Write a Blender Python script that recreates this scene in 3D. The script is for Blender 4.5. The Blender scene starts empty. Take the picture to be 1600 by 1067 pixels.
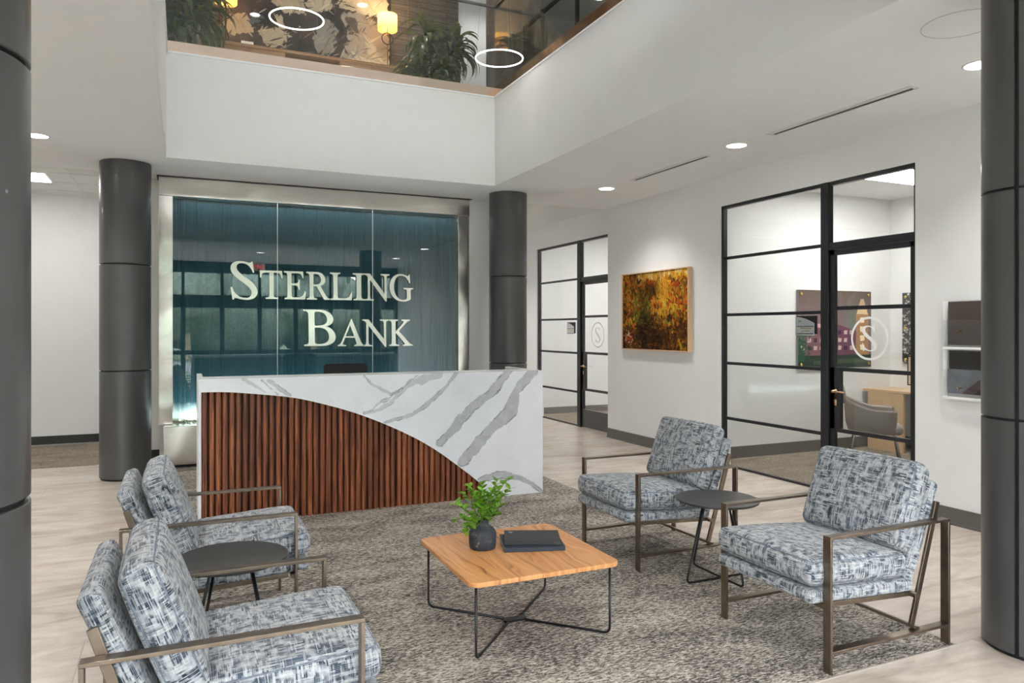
import bpy, bmesh, math, random, json
import numpy as np
from mathutils import Vector, Matrix
from mathutils import noise as mnoise
random.seed(7); rng = np.random.default_rng(11)
C = bpy.context.scene.collection
PI = math.pi

# ------------------------------------------------------------------ materials
class NG:
    def __init__(s, name):
        s.m = bpy.data.materials.new(name); s.m.use_nodes = True
        s.t = s.m.node_tree; s.t.nodes.clear()
        s.out = s.t.nodes.new('ShaderNodeOutputMaterial')
    def n(s, typ, ins=None, **props):
        nd = s.t.nodes.new('ShaderNode' + typ)
        for k, v in props.items(): setattr(nd, k, v)
        for k, v in (ins or {}).items():
            sock = nd.inputs[k]
            if isinstance(v, bpy.types.NodeSocket): s.t.links.new(v, sock)
            elif isinstance(v, bpy.types.Node): s.t.links.new(v.outputs[0], sock)
            else:
                if hasattr(sock, 'default_value') and sock.type == 'RGBA' and len(v) == 3: v = (*v, 1)
                sock.default_value = v
        return nd
    def ramp(s, fac, stops, interp='LINEAR'):
        r = s.n('ValToRGB', {'Fac': fac}); cr = r.color_ramp; cr.interpolation = interp
        while len(cr.elements) < len(stops): cr.elements.new(.5)
        for e, (p, c) in zip(cr.elements, stops):
            e.position = p; e.color = (*c, 1) if len(c) == 3 else c
        return r
    def mix(s, f, a, b, blend='MIX'):
        m = s.n('Mix', data_type='RGBA', blend_type=blend)
        for i, v in ((0, f), (6, a), (7, b)):
            if isinstance(v, bpy.types.Node): v = v.outputs[0]
            if isinstance(v, bpy.types.NodeSocket): s.t.links.new(v, m.inputs[i])
            else: m.inputs[i].default_value = v if i == 0 else (*v, 1)
        return m.outputs[2]
    def math(s, op, a, b=0.0, c=None):
        m = s.n('Math', operation=op)
        for i, v in enumerate((a, b, c)):
            if v is None: continue
            if isinstance(v, bpy.types.Node): v = v.outputs[0]
            if isinstance(v, bpy.types.NodeSocket): s.t.links.new(v, m.inputs[i])
            else: m.inputs[i].default_value = v
        return m.outputs[0]
    def mapv(s, vec, scale=(1, 1, 1), loc=(0, 0, 0), rot=(0, 0, 0)):
        return s.n('Mapping', {'Vector': vec, 'Scale': scale, 'Location': loc, 'Rotation': rot}).outputs[0]
    def noise(s, vec, scale=5, detail=2, rough=.5, dist=0):
        return s.n('TexNoise', {'Vector': vec, 'Scale': scale, 'Detail': detail, 'Roughness': rough, 'Distortion': dist}).outputs[0]
    def bump(s, h, strength=.3, dist=.01):
        return s.n('Bump', {'Height': h, 'Strength': strength, 'Distance': dist}).outputs[0]
    def bsdf(s, col, rough=.5, metal=0., normal=None, spec=.5, coat=0., emis=None, estr=0., trans=0., ior=1.5, sheen=0.):
        ins = {'Base Color': col, 'Roughness': rough, 'Metallic': metal, 'Specular IOR Level': spec, 'Coat Weight': coat, 'IOR': ior}
        if normal is not None: ins['Normal'] = normal
        if trans: ins['Transmission Weight'] = trans
        if emis is not None: ins['Emission Color'] = emis; ins['Emission Strength'] = estr
        if sheen: ins['Sheen Weight'] = sheen
        b = s.n('BsdfPrincipled', ins); s.t.links.new(b.outputs[0], s.out.inputs[0]); return b

M = {}
def simple(name, col, rough=.5, metal=0., var=.06, nscale=6, bump=0., bscale=60, **k):
    g = NG(name); co = g.n('TexCoord').outputs['Object']
    nz = g.noise(co, nscale, 3)
    a = tuple(max(0, c * (1 - var)) for c in col); b = tuple(min(1, c * (1 + var)) for c in col)
    c = g.ramp(nz, ((.3, a), (.7, b)))
    nm = g.bump(g.noise(co, bscale, 2), bump, .002) if bump else None
    g.bsdf(c.outputs[0], rough, metal, nm, **k); M[name] = g.m; return g.m

simple('paint', (.77, .77, .765), .62, var=.012, bump=.04, bscale=180)
simple('ceiling_paint', (.77, .77, .765), .7, var=.012, bump=.03, bscale=150)
simple('fascia_paint', (.74, .735, .72), .6, var=.012)
simple('baseboard', (.115, .108, .098), .4, var=.06)
simple('baseboard_black', (.018, .018, .018), .45, var=.1)
simple('column_metal', (.070, .070, .071), .34, metal=.15, var=.03, nscale=2, coat=.12)
simple('joint_black', (.004, .004, .004), .6)
simple('black_metal', (.012, .012, .014), .38, metal=.3, var=.1)
simple('black_frame', (.010, .010, .013), .34, var=.1)
simple('door_panel', (.075, .072, .068), .4)
simple('chair_frame', (.20, .158, .122), .28, metal=.92, var=.12, nscale=20)
simple('table_black', (.028, .027, .027), .36, var=.12, nscale=12, coat=.08)
simple('steel', (.66, .61, .565), .13, metal=1., var=.04, nscale=3, bump=0)
simple('steel_dark', (.30, .28, .27), .3, metal=1., var=.05)
simple('aluminium', (.72, .72, .72), .3, metal=.9, var=.03)
simple('white_lacquer', (.82, .82, .82), .3, var=.01)
simple('book_black', (.022, .021, .024), .45, var=.15, nscale=40, bump=.1, bscale=500)
simple('book_navy', (.018, .026, .045), .5, var=.12, nscale=40)
simple('paper', (.80, .76, .66), .8, var=.03)
simple('desk_grey', (.42, .42, .41), .5)
simple('seat_grey', (.26, .235, .21), .8, var=.05, bump=.2, bscale=300)
simple('brass', (.72, .52, .16), .25, metal=1.)
simple('bronze_handle', (.55, .35, .22), .22, metal=1., var=.1)
simple('white_plastic', (.85, .85, .84), .4, var=.01)
simple('plant_pot', (.55, .52, .47), .5)
simple('soil', (.05, .035, .025), .9, var=.3, nscale=60)
simple('oak_light', (.62, .40, .21), .45, var=.10, nscale=12)
simple('brochure_brown', (.065, .048, .042), .35, var=.08)
simple('brochure_black', (.022, .020, .018), .3)
simple('brochure_slate', (.13, .14, .16), .35, var=.25, nscale=9)
simple('brochure_wine', (.055, .028, .024), .35)
simple('task_fabric', (.012, .012, .013), .8, bump=.2, bscale=400)
simple('asphalt', (.22, .22, .22), .9, var=.1)
simple('concrete', (.55, .54, .52), .85, var=.06)
simple('lawn', (.13, .17, .09), .95, var=.35, nscale=1.5)
simple('hedge_green', (.20, .25, .20), .9, var=.5, nscale=6)
simple('frost', (.80, .80, .79), .55, var=.02)
simple('sign_metal', (.70, .69, .62), .24, metal=.95, var=.06, nscale=1.4)
simple('cane', (.42, .33, .22), .8, var=.2, nscale=30)
simple('black_text', (.02, .02, .02), .5)
simple('carpet_edge', (.34, .30, .26), .7)
simple('acoustic', (.70, .70, .68), .85, var=.02, bump=.2, bscale=200)

def emis(name, col, s):
    g = NG(name); e = g.n('Emission', {'Color': col, 'Strength': s}); g.t.links.new(e.outputs[0], g.out.inputs[0]); M[name] = g.m
emis('lamp_white', (1, .985, .95), 9.0)
emis('ring_light', (1, .90, .74), 6.0)
emis('ring_white', (1, .96, .88), 6.0)
emis('bulb', (1, .80, .45), 30.0)
emis('exit_red', (1, .05, .03), 3.0)
emis('troffer_lens', (1, .99, .96), 7.0)

def glassmat(name, tint=(1, 1, 1), f0=.045, rough=0.):
    g = NG(name)
    fc = g.n('LayerWeight', {'Blend': .5}).outputs['Facing']                 # 1 - |cos|, the same from both sides
    fr = g.math('ADD', f0, g.math('MULTIPLY', g.math('POWER', fc, 5.), 1 - f0))
    tr = g.n('BsdfTransparent', {'Color': tint}); gl = g.n('BsdfGlossy', {'Color': (1, 1, 1), 'Roughness': rough})
    mx = g.n('MixShader', {0: fr, 1: tr, 2: gl}); g.t.links.new(mx.outputs[0], g.out.inputs[0]); M[name] = g.m
glassmat('glass', (.975, .98, .975), .03)
glassmat('rail_glass', (.88, .885, .875), .045)
glassmat('sign_glass', (.90, .95, .955), .045)
glassmat('acrylic', (.95, .955, .955), .03)
glassmat('film_glass', (.965, .97, .965), .03, .05)

# lampshade: thin warm fabric
g = NG('shade'); co = g.n('TexCoord').outputs['Object']
c = g.ramp(g.noise(co, 200, 2), ((.3, (.80, .50, .16)), (.7, (.92, .60, .22))))
d = g.n('BsdfDiffuse', {'Color': c.outputs[0]}); t = g.n('BsdfTranslucent', {'Color': c.outputs[0]})
mx = g.n('MixShader', {0: .6, 1: d, 2: t}); g.t.links.new(mx.outputs[0], g.out.inputs[0]); M['shade'] = g.m

# woven upholstery: short dashes running both ways, on metre-scaled UVs
def fabric(name):
    g = NG(name); uv = g.n('UVMap').outputs[0]
    info = g.n('ObjectInfo').outputs['Random']
    off = g.n('CombineXYZ', {'X': g.math('MULTIPLY', info, 3.1), 'Y': g.math('MULTIPLY', info, 7.7)}).outputs[0]
    uv = g.n('VectorMath', {0: uv, 1: off}, operation='ADD').outputs[0]
    wob = g.n('TexNoise', {'Vector': uv, 'Scale': 9., 'Detail': 3.}).outputs['Color']
    uvw = g.n('VectorMath', {0: uv, 1: g.n('VectorMath', {0: wob, 'Scale': .0055}, operation='SCALE').outputs[0]}, operation='ADD').outputs[0]
    sx = g.n('SeparateXYZ', {0: uvw}); U, Vv = sx.outputs[0], sx.outputs[1]
    def dash(a, b, fa, fb, seed, lo, soft=.12):
        """short straight dashes running along a: rows of height 1/fb, random cells of length ~1/fa"""
        row = g.math('FLOOR', g.math('MULTIPLY', b, fb)); fr = g.math('FRACT', g.math('MULTIPLY', b, fb))
        hsh = g.n('TexWhiteNoise', {'W': g.math('ADD', row, seed)}, noise_dimensions='1D').outputs[0]
        cell = g.math('FLOOR', g.math('ADD', g.math('MULTIPLY', a, fa), g.math('MULTIPLY', hsh, 13.)))
        v = g.n('CombineXYZ', {'X': cell, 'Y': row, 'Z': float(seed)}).outputs[0]
        r = g.n('TexWhiteNoise', {'Vector': v}, noise_dimensions='3D').outputs[0]
        on = g.ramp(r, ((lo, (0, 0, 0)), (min(1, lo + soft), (1, 1, 1)))).outputs[0]
        edge = g.ramp(g.math('PINGPONG', fr, .5), ((.04, (0, 0, 0)), (.14, (1, 1, 1)))).outputs[0]
        return g.math('MULTIPLY', on, edge)
    h1 = g.math('MAXIMUM', dash(U, Vv, 24, 165, 1, .42), dash(U, Vv, 13, 84, 2, .66)); v1 = g.math('MAXIMUM', dash(Vv, U, 24, 165, 3, .42), dash(Vv, U, 13, 84, 4, .66))
    big = g.noise(g.mapv(uvw, (9, 9, 1), (3, 8, 0)), 1, 2)
    msk = g.ramp(big, ((.42, (0, 0, 0)), (.58, (1, 1, 1)))).outputs[0]
    patch = g.ramp(g.noise(g.mapv(uvw, (26, 26, 1), (6, 1, 0)), 1, 1.5), ((.36, (.15, .15, .15)), (.54, (1, 1, 1)))).outputs[0]
    d = g.math('ADD', g.math('MULTIPLY', h1, g.math('ADD', .15, g.math('MULTIPLY', msk, .85))), g.math('MULTIPLY', v1, g.math('SUBTRACT', 1., g.math('MULTIPLY', msk, .85))))
    d = g.math('MULTIPLY', g.math('MINIMUM', d, 1.), patch)
    tone = g.noise(g.mapv(uvw, (13, 13, 1), (31, 2, 0)), 1, 2)
    dark = g.ramp(tone, ((.35, (.012, .020, .034)), (.7, (.075, .10, .135)))).outputs[0]
    light = g.ramp(g.noise(g.mapv(uvw, (60, 60, 1), (1, 2, 0)), 1, 2), ((.3, (.28, .295, .32)), (.7, (.47, .475, .485)))).outputs[0]
    th = g.math('MAXIMUM', dash(U, Vv, 18, 260, 7, .86), dash(Vv, U, 18, 260, 8, .86))
    col = g.mix(d, light, dark); col = g.mix(g.math('MULTIPLY', th, .5), col, (.60, .61, .62))
    hgt = g.math('ADD', g.math('MULTIPLY', th, 1.), g.math('SUBTRACT', 1., g.math('MULTIPLY', d, .6)))
    g.bsdf(col, .88, normal=g.bump(hgt, .55, .0015), spec=.25, sheen=.15); M[name] = g.m
fabric('upholstery')
simple('piping', (.15, .175, .215), .85, var=.4, nscale=60)

# floor tile
g = NG('floor_tile'); uv = g.n('TexCoord').outputs['Object']
br = g.n('TexBrick', {'Vector': uv, 'Color1': (.50, .50, .50), 'Color2': (1, 1, 1), 'Mortar': (.0, .0, .0), 'Scale': 1., 'Mortar Size': .0022,
         'Mortar Smooth': .2, 'Brick Width': 1.2, 'Row Height': .6, 'Bias': 0.}, offset=.37)
sh = g.n('VectorMath', {0: uv, 1: g.n('VectorMath', {0: br.outputs['Color'], 'Scale': 9.}, operation='SCALE').outputs[0]}, operation='ADD').outputs[0]
v1 = g.noise(g.mapv(sh, (1.0, 3.0, 1)), 1.3, 7, .62, 1.1)
v2 = g.noise(g.mapv(sh, (4, 13, 1), (4, 4, 0)), 1, 5, .6, .6)
c1 = g.ramp(v1, ((.30, (.30, .245, .205)), (.44, (.455, .385, .33)), (.60, (.55, .48, .425))))
c2 = g.mix(.25, c1.outputs[0], g.ramp(v2, ((.35, (.33, .27, .23)), (.65, (.60, .535, .48)))).outputs[0])
tilev = g.math('ADD', .90, g.math('MULTIPLY', br.outputs['Color'], .14))
c3 = g.mix(1., c2, g.n('CombineXYZ', {'X': tilev, 'Y': tilev, 'Z': tilev}).outputs[0], 'MULTIPLY')
c4 = g.mix(g.math('MULTIPLY', br.outputs['Fac'], .75), c3, (.36, .30, .26))
g.bsdf(c4, .27, normal=g.bump(g.math('SUBTRACT', 1., br.outputs['Fac']), .25, .002), spec=.45); M['floor_tile'] = g.m

def carpetmat(name, a, b, c, s=1.):
    g = NG(name); co = g.n('TexCoord').outputs['Object']
    st = g.noise(g.mapv(co, (30 * s, 105 * s, 20)), 1, 3, .65, .5)
    st2 = g.noise(g.mapv(co, (70 * s, 240 * s, 20), (5, 3, 1)), 1, 2, .6)
    bl = g.noise(g.mapv(co, (2.1, 4.5, 1)), 1, 4, .6, .6)
    f = g.math('ADD', g.math('MULTIPLY', st, .55), g.math('MULTIPLY', st2, .3))
    f = g.math('ADD', f, g.math('MULTIPLY', bl, .18))
    r = g.ramp(f, ((.40, a), (.485, b), (.60, c)))
    g.bsdf(r.outputs[0], .95, normal=g.bump(f, .9, .004), spec=.1); M[name] = g.m
carpetmat('carpet', (.020, .020, .022), (.125, .112, .10), (.58, .52, .45))
carpetmat('carpet_brown', (.09, .072, .055), (.20, .165, .128), (.36, .31, .25))

# wood: coffee table oak veneer (flowing grain), desk slats, credenza, planks
g = NG('oak_top'); co = g.n('TexCoord').outputs['Object']
w = g.noise(g.mapv(co, (4.5, 1.3, 1), (.3, .1, 0)), 1, 2, .5, .4)
vv = g.n('VectorMath', {0: co, 1: g.n('CombineXYZ', {'X': g.math('MULTIPLY', w, .26), 'Y': 0.}).outputs[0]}, operation='ADD').outputs[0]
gr = g.noise(g.mapv(vv, (46, 1.5, 1)), 1, 3, .6, .2); gr2 = g.noise(g.mapv(vv, (180, 5, 1)), 1, 2, .6)
f = g.math('ADD', g.math('MULTIPLY', gr, .75), g.math('MULTIPLY', gr2, .25))
c = g.ramp(f, ((.34, (.27, .105, .028)), (.46, (.55, .245, .088)), (.66, (.70, .36, .15))))
g.bsdf(c.outputs[0], .33, normal=g.bump(f, .06, .001), spec=.45); M['oak_top'] = g.m

g = NG('walnut_slat'); co = g.n('TexCoord').outputs['Object']
sx = g.n('SeparateXYZ', {0: co})
idx = g.math('FLOOR', g.math('DIVIDE', sx.outputs[0], .0505))
rnd = g.n('TexWhiteNoise', {'W': idx}, noise_dimensions='1D').outputs[0]
vv = g.n('CombineXYZ', {'X': sx.outputs[0], 'Y': g.math('MULTIPLY', rnd, 9.), 'Z': sx.outputs[2]}).outputs[0]
gr = g.noise(g.mapv(vv, (60, 1, 2.4)), 1, 4, .6, .7)
c = g.ramp(gr, ((.30, (.045, .011, .005)), (.50, (.175, .050, .019)), (.72, (.38, .125, .048))))
br_ = g.math('ADD', .72, g.math('MULTIPLY', rnd, .75))
c = g.mix(1., c.outputs[0], g.n('CombineXYZ', {'X': br_, 'Y': br_, 'Z': br_}).outputs[0], 'MULTIPLY')
g.bsdf(c, .36, spec=.5); M['walnut_slat'] = g.m

g = NG('credenza_wood'); co = g.n('TexCoord').outputs['Object']
gr = g.noise(g.mapv(co, (2, 30, 40)), 1, 3, .6)
c = g.ramp(gr, ((.35, (.30, .15, .06)), (.65, (.50, .28, .13)))); g.bsdf(c.outputs[0], .4); M['credenza_wood'] = g.m

g = NG('plank_wall'); co = g.n('TexCoord').outputs['Object']; sx = g.n('SeparateXYZ', {0: co})
vv = g.n('CombineXYZ', {'X': sx.outputs[0], 'Y': sx.outputs[2], 'Z': 0.}).outputs[0]
br = g.n('TexBrick', {'Vector': vv, 'Color1': (.3, .3, .3), 'Color2': (1, 1, 1), 'Mortar': (0, 0, 0), 'Scale': 1., 'Mortar Size': .004, 'Brick Width': .9, 'Row Height': .085}, offset=.43)
sh = g.n('VectorMath', {0: vv, 1: g.n('VectorMath', {0: br.outputs['Color'], 'Scale': 5.}, operation='SCALE').outputs[0]}, operation='ADD').outputs[0]
gr = g.noise(g.mapv(sh, (3.5, 30, 1)), 1, 4, .6, .15)
c = g.ramp(gr, ((.32, (.115, .095, .074)), (.5, (.175, .150, .120)), (.68, (.25, .22, .18))))
tv = g.math('ADD', .72, g.math('MULTIPLY', br.outputs['Color'], .38))
c = g.mix(1., c.outputs[0], g.n('CombineXYZ', {'X': tv, 'Y': tv, 'Z': tv}).outputs[0], 'MULTIPLY')
c = g.mix(br.outputs['Fac'], c, (.03, .025, .02)); g.bsdf(c, .6); M['plank_wall'] = g.m

# brushed stainless cladding with a slight oil-canning ripple
g = NG('stainless'); co = g.n('TexCoord').outputs['Object']
rp = g.noise(co, 1.9, 1, .4); c = g.ramp(g.noise(g.mapv(co, (3, 3, 120)), 1, 2), ((.3, (.74, .69, .64)), (.7, (.84, .79, .74))))
g.bsdf(c.outputs[0], .24, 1., g.bump(rp, .9, .06)); M['stainless'] = g.m
g = NG('copper_shoe'); co = g.n('TexCoord').outputs['Object']
rp = g.noise(co, 2.6, 1, .4); g.bsdf((.82, .61, .49), .16, 1., g.bump(rp, .4, .03)); M['copper_shoe'] = g.m

# teal water wall: vertical rills of falling water over back-painted glass
g = NG('water_wall'); co = g.n('TexCoord').outputs['Object']
r1 = g.noise(g.mapv(co, (15, 1, .8)), 1, 2, .6, .3); r2 = g.noise(g.mapv(co, (7, 1, .35), (2, 0, 0)), 1, 2)
hgt = g.math('ADD', r1, g.math('MULTIPLY', r2, .8))
c = g.ramp(r2, ((.3, (.015, .052, .068)), (.7, (.022, .070, .088))))
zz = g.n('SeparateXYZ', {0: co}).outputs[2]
foot_glow = g.math('SUBTRACT', 1., g.n('MapRange', {0: g.math('ADD', zz, g.math('MULTIPLY', g.noise(g.mapv(co, (9, 1, 5)), 1, 3), .16)), 1: .58, 2: .76}).outputs[0])
fc_ = g.mix(g.math('MULTIPLY', foot_glow, .8), c.outputs[0], (.62, .72, .68))  # whitish glow of the trough lamps painted into the panel colour near its foot
g.bsdf(fc_, .25, 0., g.bump(hgt, 1., .035), spec=.35, ior=1.4); M['water_wall'] = g.m

# ceramic vase
g = NG('vase_ceramic'); co = g.n('TexCoord').outputs['Object']
n1 = g.noise(co, 28, 5, .65, .5)
c = g.ramp(n1, ((.50, (.022, .026, .036)), (.63, (.045, .048, .055)), (.72, (.26, .23, .20))))
g.bsdf(c.outputs[0], .7, normal=g.bump(n1, .3, .002)); M['vase_ceramic'] = g.m
def leafmat(name, a, b, rough=.4):
    g = NG(name); co = g.n('TexCoord').outputs['Object']
    c = g.ramp(g.noise(co, 30, 2), ((.35, a), (.65, b)))
    d = g.bsdf(c.outputs[0], rough, spec=.5)
    t = g.n('BsdfTranslucent', {'Color': b}); mx = g.n('MixShader', {0: .25, 1: d.outputs[0], 2: t})
    g.t.links.new(mx.outputs[0], g.out.inputs[0]); M[name] = g.m
leafmat('leaf_bright', (.075, .22, .012), (.26, .50, .035))
leafmat('leaf_dark', (.024, .050, .010), (.15, .18, .03), .33)
simple('twig', (.16, .20, .06), .7)
g = NG('gravel'); co = g.n('TexCoord').outputs['Object']
c = g.ramp(g.noise(co, 45, 1), ((.35, (.05, .035, .02)), (.5, (.40, .29, .15)), (.65, (.75, .70, .6))))
g.bsdf(c.outputs[0], .5); M['gravel'] = g.m
# paint held as a colour attribute (pictures, stone veining)
def attrmat(name, rough=.5, spec=.4, bump=0):
    g = NG(name); a = g.n('VertexColor', layer_name='paint')
    nm = g.bump(g.n('RGBToBW', {0: a.outputs[0]}).outputs[0], bump, .004) if bump else None
    g.bsdf(a.outputs[0], rough, spec=spec, normal=nm); M[name] = g.m
attrmat('canvas_paint', .75, .12, .3); attrmat('print_gloss', .5, .12); attrmat('quartz', .16, .5)

# ------------------------------------------------------------------ mesh helpers
def bm_new(): return bmesh.new()
def box(bm, x0, x1, y0, y1, z0, z1):
    v = [bm.verts.new((x, y, z)) for z in (z0, z1) for y in (y0, y1) for x in (x0, x1)]
    for f in ((0, 2, 3, 1), (4, 5, 7, 6), (0, 1, 5, 4), (2, 6, 7, 3), (0, 4, 6, 2), (1, 3, 7, 5)): bm.faces.new([v[i] for i in f])
    return bm
def bar(bm, p, q, w, t, side=(0, 1, 0)):
    """flat bar from p to q: w wide along 'side', t thick across"""
    p, q = Vector(p), Vector(q); d = (q - p).normalized(); s = Vector(side); s = (s - d * s.dot(d)).normalized(); n = d.cross(s)
    v = []
    for e in (p, q):
        for a, b in ((-1, -1), (1, -1), (1, 1), (-1, 1)): v.append(bm.verts.new(e + s * (a * w / 2) + n * (b * t / 2)))
    for f in ((3, 2, 1, 0), (4, 5, 6, 7), (0, 1, 5, 4), (1, 2, 6, 5), (2, 3, 7, 6), (3, 0, 4, 7)): bm.faces.new([v[i] for i in f])
    return bm
def tube(bm, pts, r, n=8, closed=False, taper=None):
    pts = [Vector(p) for p in pts]; N = len(pts); rings = []; up = None
    for i, p in enumerate(pts):
        a = pts[(i - 1) % N] if (closed or i > 0) else p; b = pts[(i + 1) % N] if (closed or i < N - 1) else p
        d = (b - a).normalized()
        if up is None: up = Vector((0, 0, 1)) if abs(d.z) < .9 else Vector((1, 0, 0))
        s = d.cross(up).normalized(); up = s.cross(d).normalized()
        rr = r if taper is None else r * taper[i]
        rings.append([bm.verts.new(p + (s * math.cos(2 * PI * k / n) + up * math.sin(2 * PI * k / n)) * rr) for k in range(n)])
    for i in range(N if closed else N - 1):
        A, B = rings[i], rings[(i + 1) % N]
        for k in range(n): bm.faces.new((A[k], B[k], B[(k + 1) % n], A[(k + 1) % n]))
    if not closed: bm.faces.new(rings[0]); bm.faces.new(rings[-1][::-1])
    return bm
def fillet(pts, r, n=5):
    pts = [Vector(p) for p in pts]; out = [pts[0]]
    for i in range(1, len(pts) - 1):
        a, b, c = pts[i - 1], pts[i], pts[i + 1]; u = (a - b).normalized(); v = (c - b).normalized()
        p0 = b + u * r; p1 = b + v * r
        for k in range(n + 1):
            t = k / n; out.append(p0 * (1 - t) ** 2 + b * 2 * t * (1 - t) + p1 * t * t)
    out.append(pts[-1]); return out
def lathe(bm, prof, n=48, c=(0, 0, 0), cap=True):
    rings = []
    for r, z in prof: rings.append([bm.verts.new((c[0] + r * math.cos(2 * PI * k / n), c[1] + r * math.sin(2 * PI * k / n), c[2] + z)) for k in range(n)])
    for A, B in zip(rings, rings[1:]):
        for k in range(n): bm.faces.new((A[k], A[(k + 1) % n], B[(k + 1) % n], B[k]))
    if cap:
        if prof[0][0] > 1e-5: bm.faces.new(rings[0][::-1])
        if prof[-1][0] > 1e-5: bm.faces.new(rings[-1])
    return bm
def prism(bm, poly, lo, hi, axis='y'):
    def mk(a, b, t): return {'y': (a, t, b), 'x': (t, a, b), 'z': (a, b, t)}[axis]
    A = [bm.verts.new(mk(a, b, lo)) for a, b in poly]; B = [bm.verts.new(mk(a, b, hi)) for a, b in poly]
    bm.faces.new(A); bm.faces.new(B[::-1])
    for i in range(len(A)): j = (i + 1) % len(A); bm.faces.new((A[j], A[i], B[i], B[j]))
    return bm
def rrect(cx, cy, w, h, r, n=6):
    out = []
    for sx, sy, a0 in ((1, 1, 0), (-1, 1, PI / 2), (-1, -1, PI), (1, -1, 1.5 * PI)):
        for k in range(n + 1):
            a = a0 + PI / 2 * k / n; out.append((cx + sx * (w / 2 - r) + r * math.cos(a), cy + sy * (h / 2 - r) + r * math.sin(a)))
    return out
def xf(bm, m): bm.transform(m); return bm
def box_uv(me):
    uvl = me.uv_layers.new(name='UVMap'); n = len(me.loops)
    co = np.empty(len(me.vertices) * 3); me.vertices.foreach_get('co', co); co = co.reshape(-1, 3)
    vi = np.empty(n, dtype=np.int32); me.loops.foreach_get('vertex_index', vi)
    nor = np.empty(len(me.polygons) * 3); me.polygons.foreach_get('normal', nor); nor = np.abs(nor.reshape(-1, 3))
    tot = np.empty(len(me.polygons), dtype=np.int32); me.polygons.foreach_get('loop_total', tot)
    ax = np.repeat(nor.argmax(1), tot); p = co[vi]
    uv = np.where((ax == 0)[:, None], p[:, [1, 2]], np.where((ax == 1)[:, None], p[:, [0, 2]], p[:, [0, 1]]))
    uvl.data.foreach_set('uv', uv.astype(np.float32).ravel())
def obj(name, bm, mat, parent=None, bevel=0., smooth=False, uv=False, seg=2, fix=True):
    me = bpy.data.meshes.new(name)
    if fix: bmesh.ops.recalc_face_normals(bm, faces=bm.faces)
    if smooth:
        for f in bm.faces: f.smooth = True
    bm.to_mesh(me); bm.free(); me.materials.append(M[mat] if isinstance(mat, str) else mat)
    if uv and not me.uv_layers: box_uv(me)
    o = bpy.data.objects.new(name, me); C.objects.link(o)
    if parent: o.parent = parent
    if smooth == 'auto':
        try: me.set_sharp_from_angle(angle=math.radians(35))
        except Exception: pass
    if bevel:
        b = o.modifiers.new('b', 'BEVEL'); b.width = bevel; b.segments = seg; b.limit_method = 'ANGLE'; b.angle_limit = math.radians(40)
        for f in me.polygons: f.use_smooth = True
        try: me.set_sharp_from_angle(angle=math.radians(30))
        except Exception: pass
        b.harden_normals = False
    return o
def thing(name, label, cat, loc=(0, 0, 0), rz=0., group=None):
    o = bpy.data.objects.new(name, None); C.objects.link(o); o.location = loc; o.rotation_euler = (0, 0, rz)
    o.empty_display_size = .1; o['label'] = label; o['category'] = cat
    if group: o['group'] = group
    return o
def tag(o, label, cat, group=None, kind=None):
    o['label'] = label; o['category'] = cat
    if group: o['group'] = group
    if kind: o['kind'] = kind
    return o
def struct(o): o['kind'] = 'structure'; return o
def S(name, bm, mat, bevel=0., **k): return struct(obj(name, bm, mat, None, bevel, **k))
def copy_tree(o, parent=None):
    c = o.copy(); C.objects.link(c)
    if parent: c.parent = parent
    for ch in list(o.children): copy_tree(ch, c)
    return c
def dup(o, loc, rz, label, group=None):
    c = copy_tree(o); c.location = loc; c.rotation_euler = (0, 0, rz); c['label'] = label
    if group: c['group'] = group
    return c
def light(name, kind, loc, energy, color=(1, 1, 1), rot=(0, 0, 0), **k):
    l = bpy.data.lights.new(name, kind); l.energy = energy; l.color = color
    for a, b in k.items(): setattr(l, a, b)
    o = bpy.data.objects.new(name, l); C.objects.link(o); o.location = loc; o.rotation_euler = rot; return o

def painted_grid(canvas, w, h):
    """flat sheet w x h in local x/z, one vertex per canvas sample; canvas rows run top to bottom"""
    H, W, _ = canvas.shape
    xs = np.linspace(-w / 2, w / 2, W); zs = np.linspace(h / 2, -h / 2, H)
    X, Zz = np.meshgrid(xs, zs); co = np.stack([X, np.zeros_like(X), Zz], -1).reshape(-1, 3)
    i = np.arange(H * W).reshape(H, W)
    f = np.stack([i[1:, :-1], i[1:, 1:], i[:-1, 1:], i[:-1, :-1]], -1).reshape(-1, 4)
    me = bpy.data.meshes.new('sheet'); me.vertices.add(len(co)); me.vertices.foreach_set('co', co.ravel())
    me.loops.add(f.size); me.loops.foreach_set('vertex_index', f.ravel().astype(np.int32))
    me.polygons.add(len(f)); me.polygons.foreach_set('loop_start', (np.arange(len(f)) * 4).astype(np.int32))
    me.update(); me.validate()
    ca = me.color_attributes.new('paint', 'FLOAT_COLOR', 'POINT')
    rgba = np.ones((H * W, 4), dtype=np.float32); rgba[:, :3] = np.clip(canvas.reshape(-1, 3), 0, 1); ca.data.foreach_set('color', rgba.ravel())
    return me
def dab(cv, cx, cy, ln, wd, ang, col, soft=.25):
    H, W, _ = cv.shape; R = int(max(ln, wd) + 2)
    x0, x1, y0, y1 = max(0, int(cx - R)), min(W, int(cx + R + 1)), max(0, int(cy - R)), min(H, int(cy + R + 1))
    if x0 >= x1 or y0 >= y1: return
    yy, xx = np.mgrid[y0:y1, x0:x1]; dx = xx - cx; dy = yy - cy
    u = (dx * math.cos(ang) + dy * math.sin(ang)) / ln; v = (-dx * math.sin(ang) + dy * math.cos(ang)) / wd
    d = u * u + v * v; a = np.clip((1 - d) / soft, 0, 1)[..., None]
    a = a * (.75 + .25 * rng.random(a.shape))
    cv[y0:y1, x0:x1] = cv[y0:y1, x0:x1] * (1 - a) + np.array(col) * a
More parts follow.
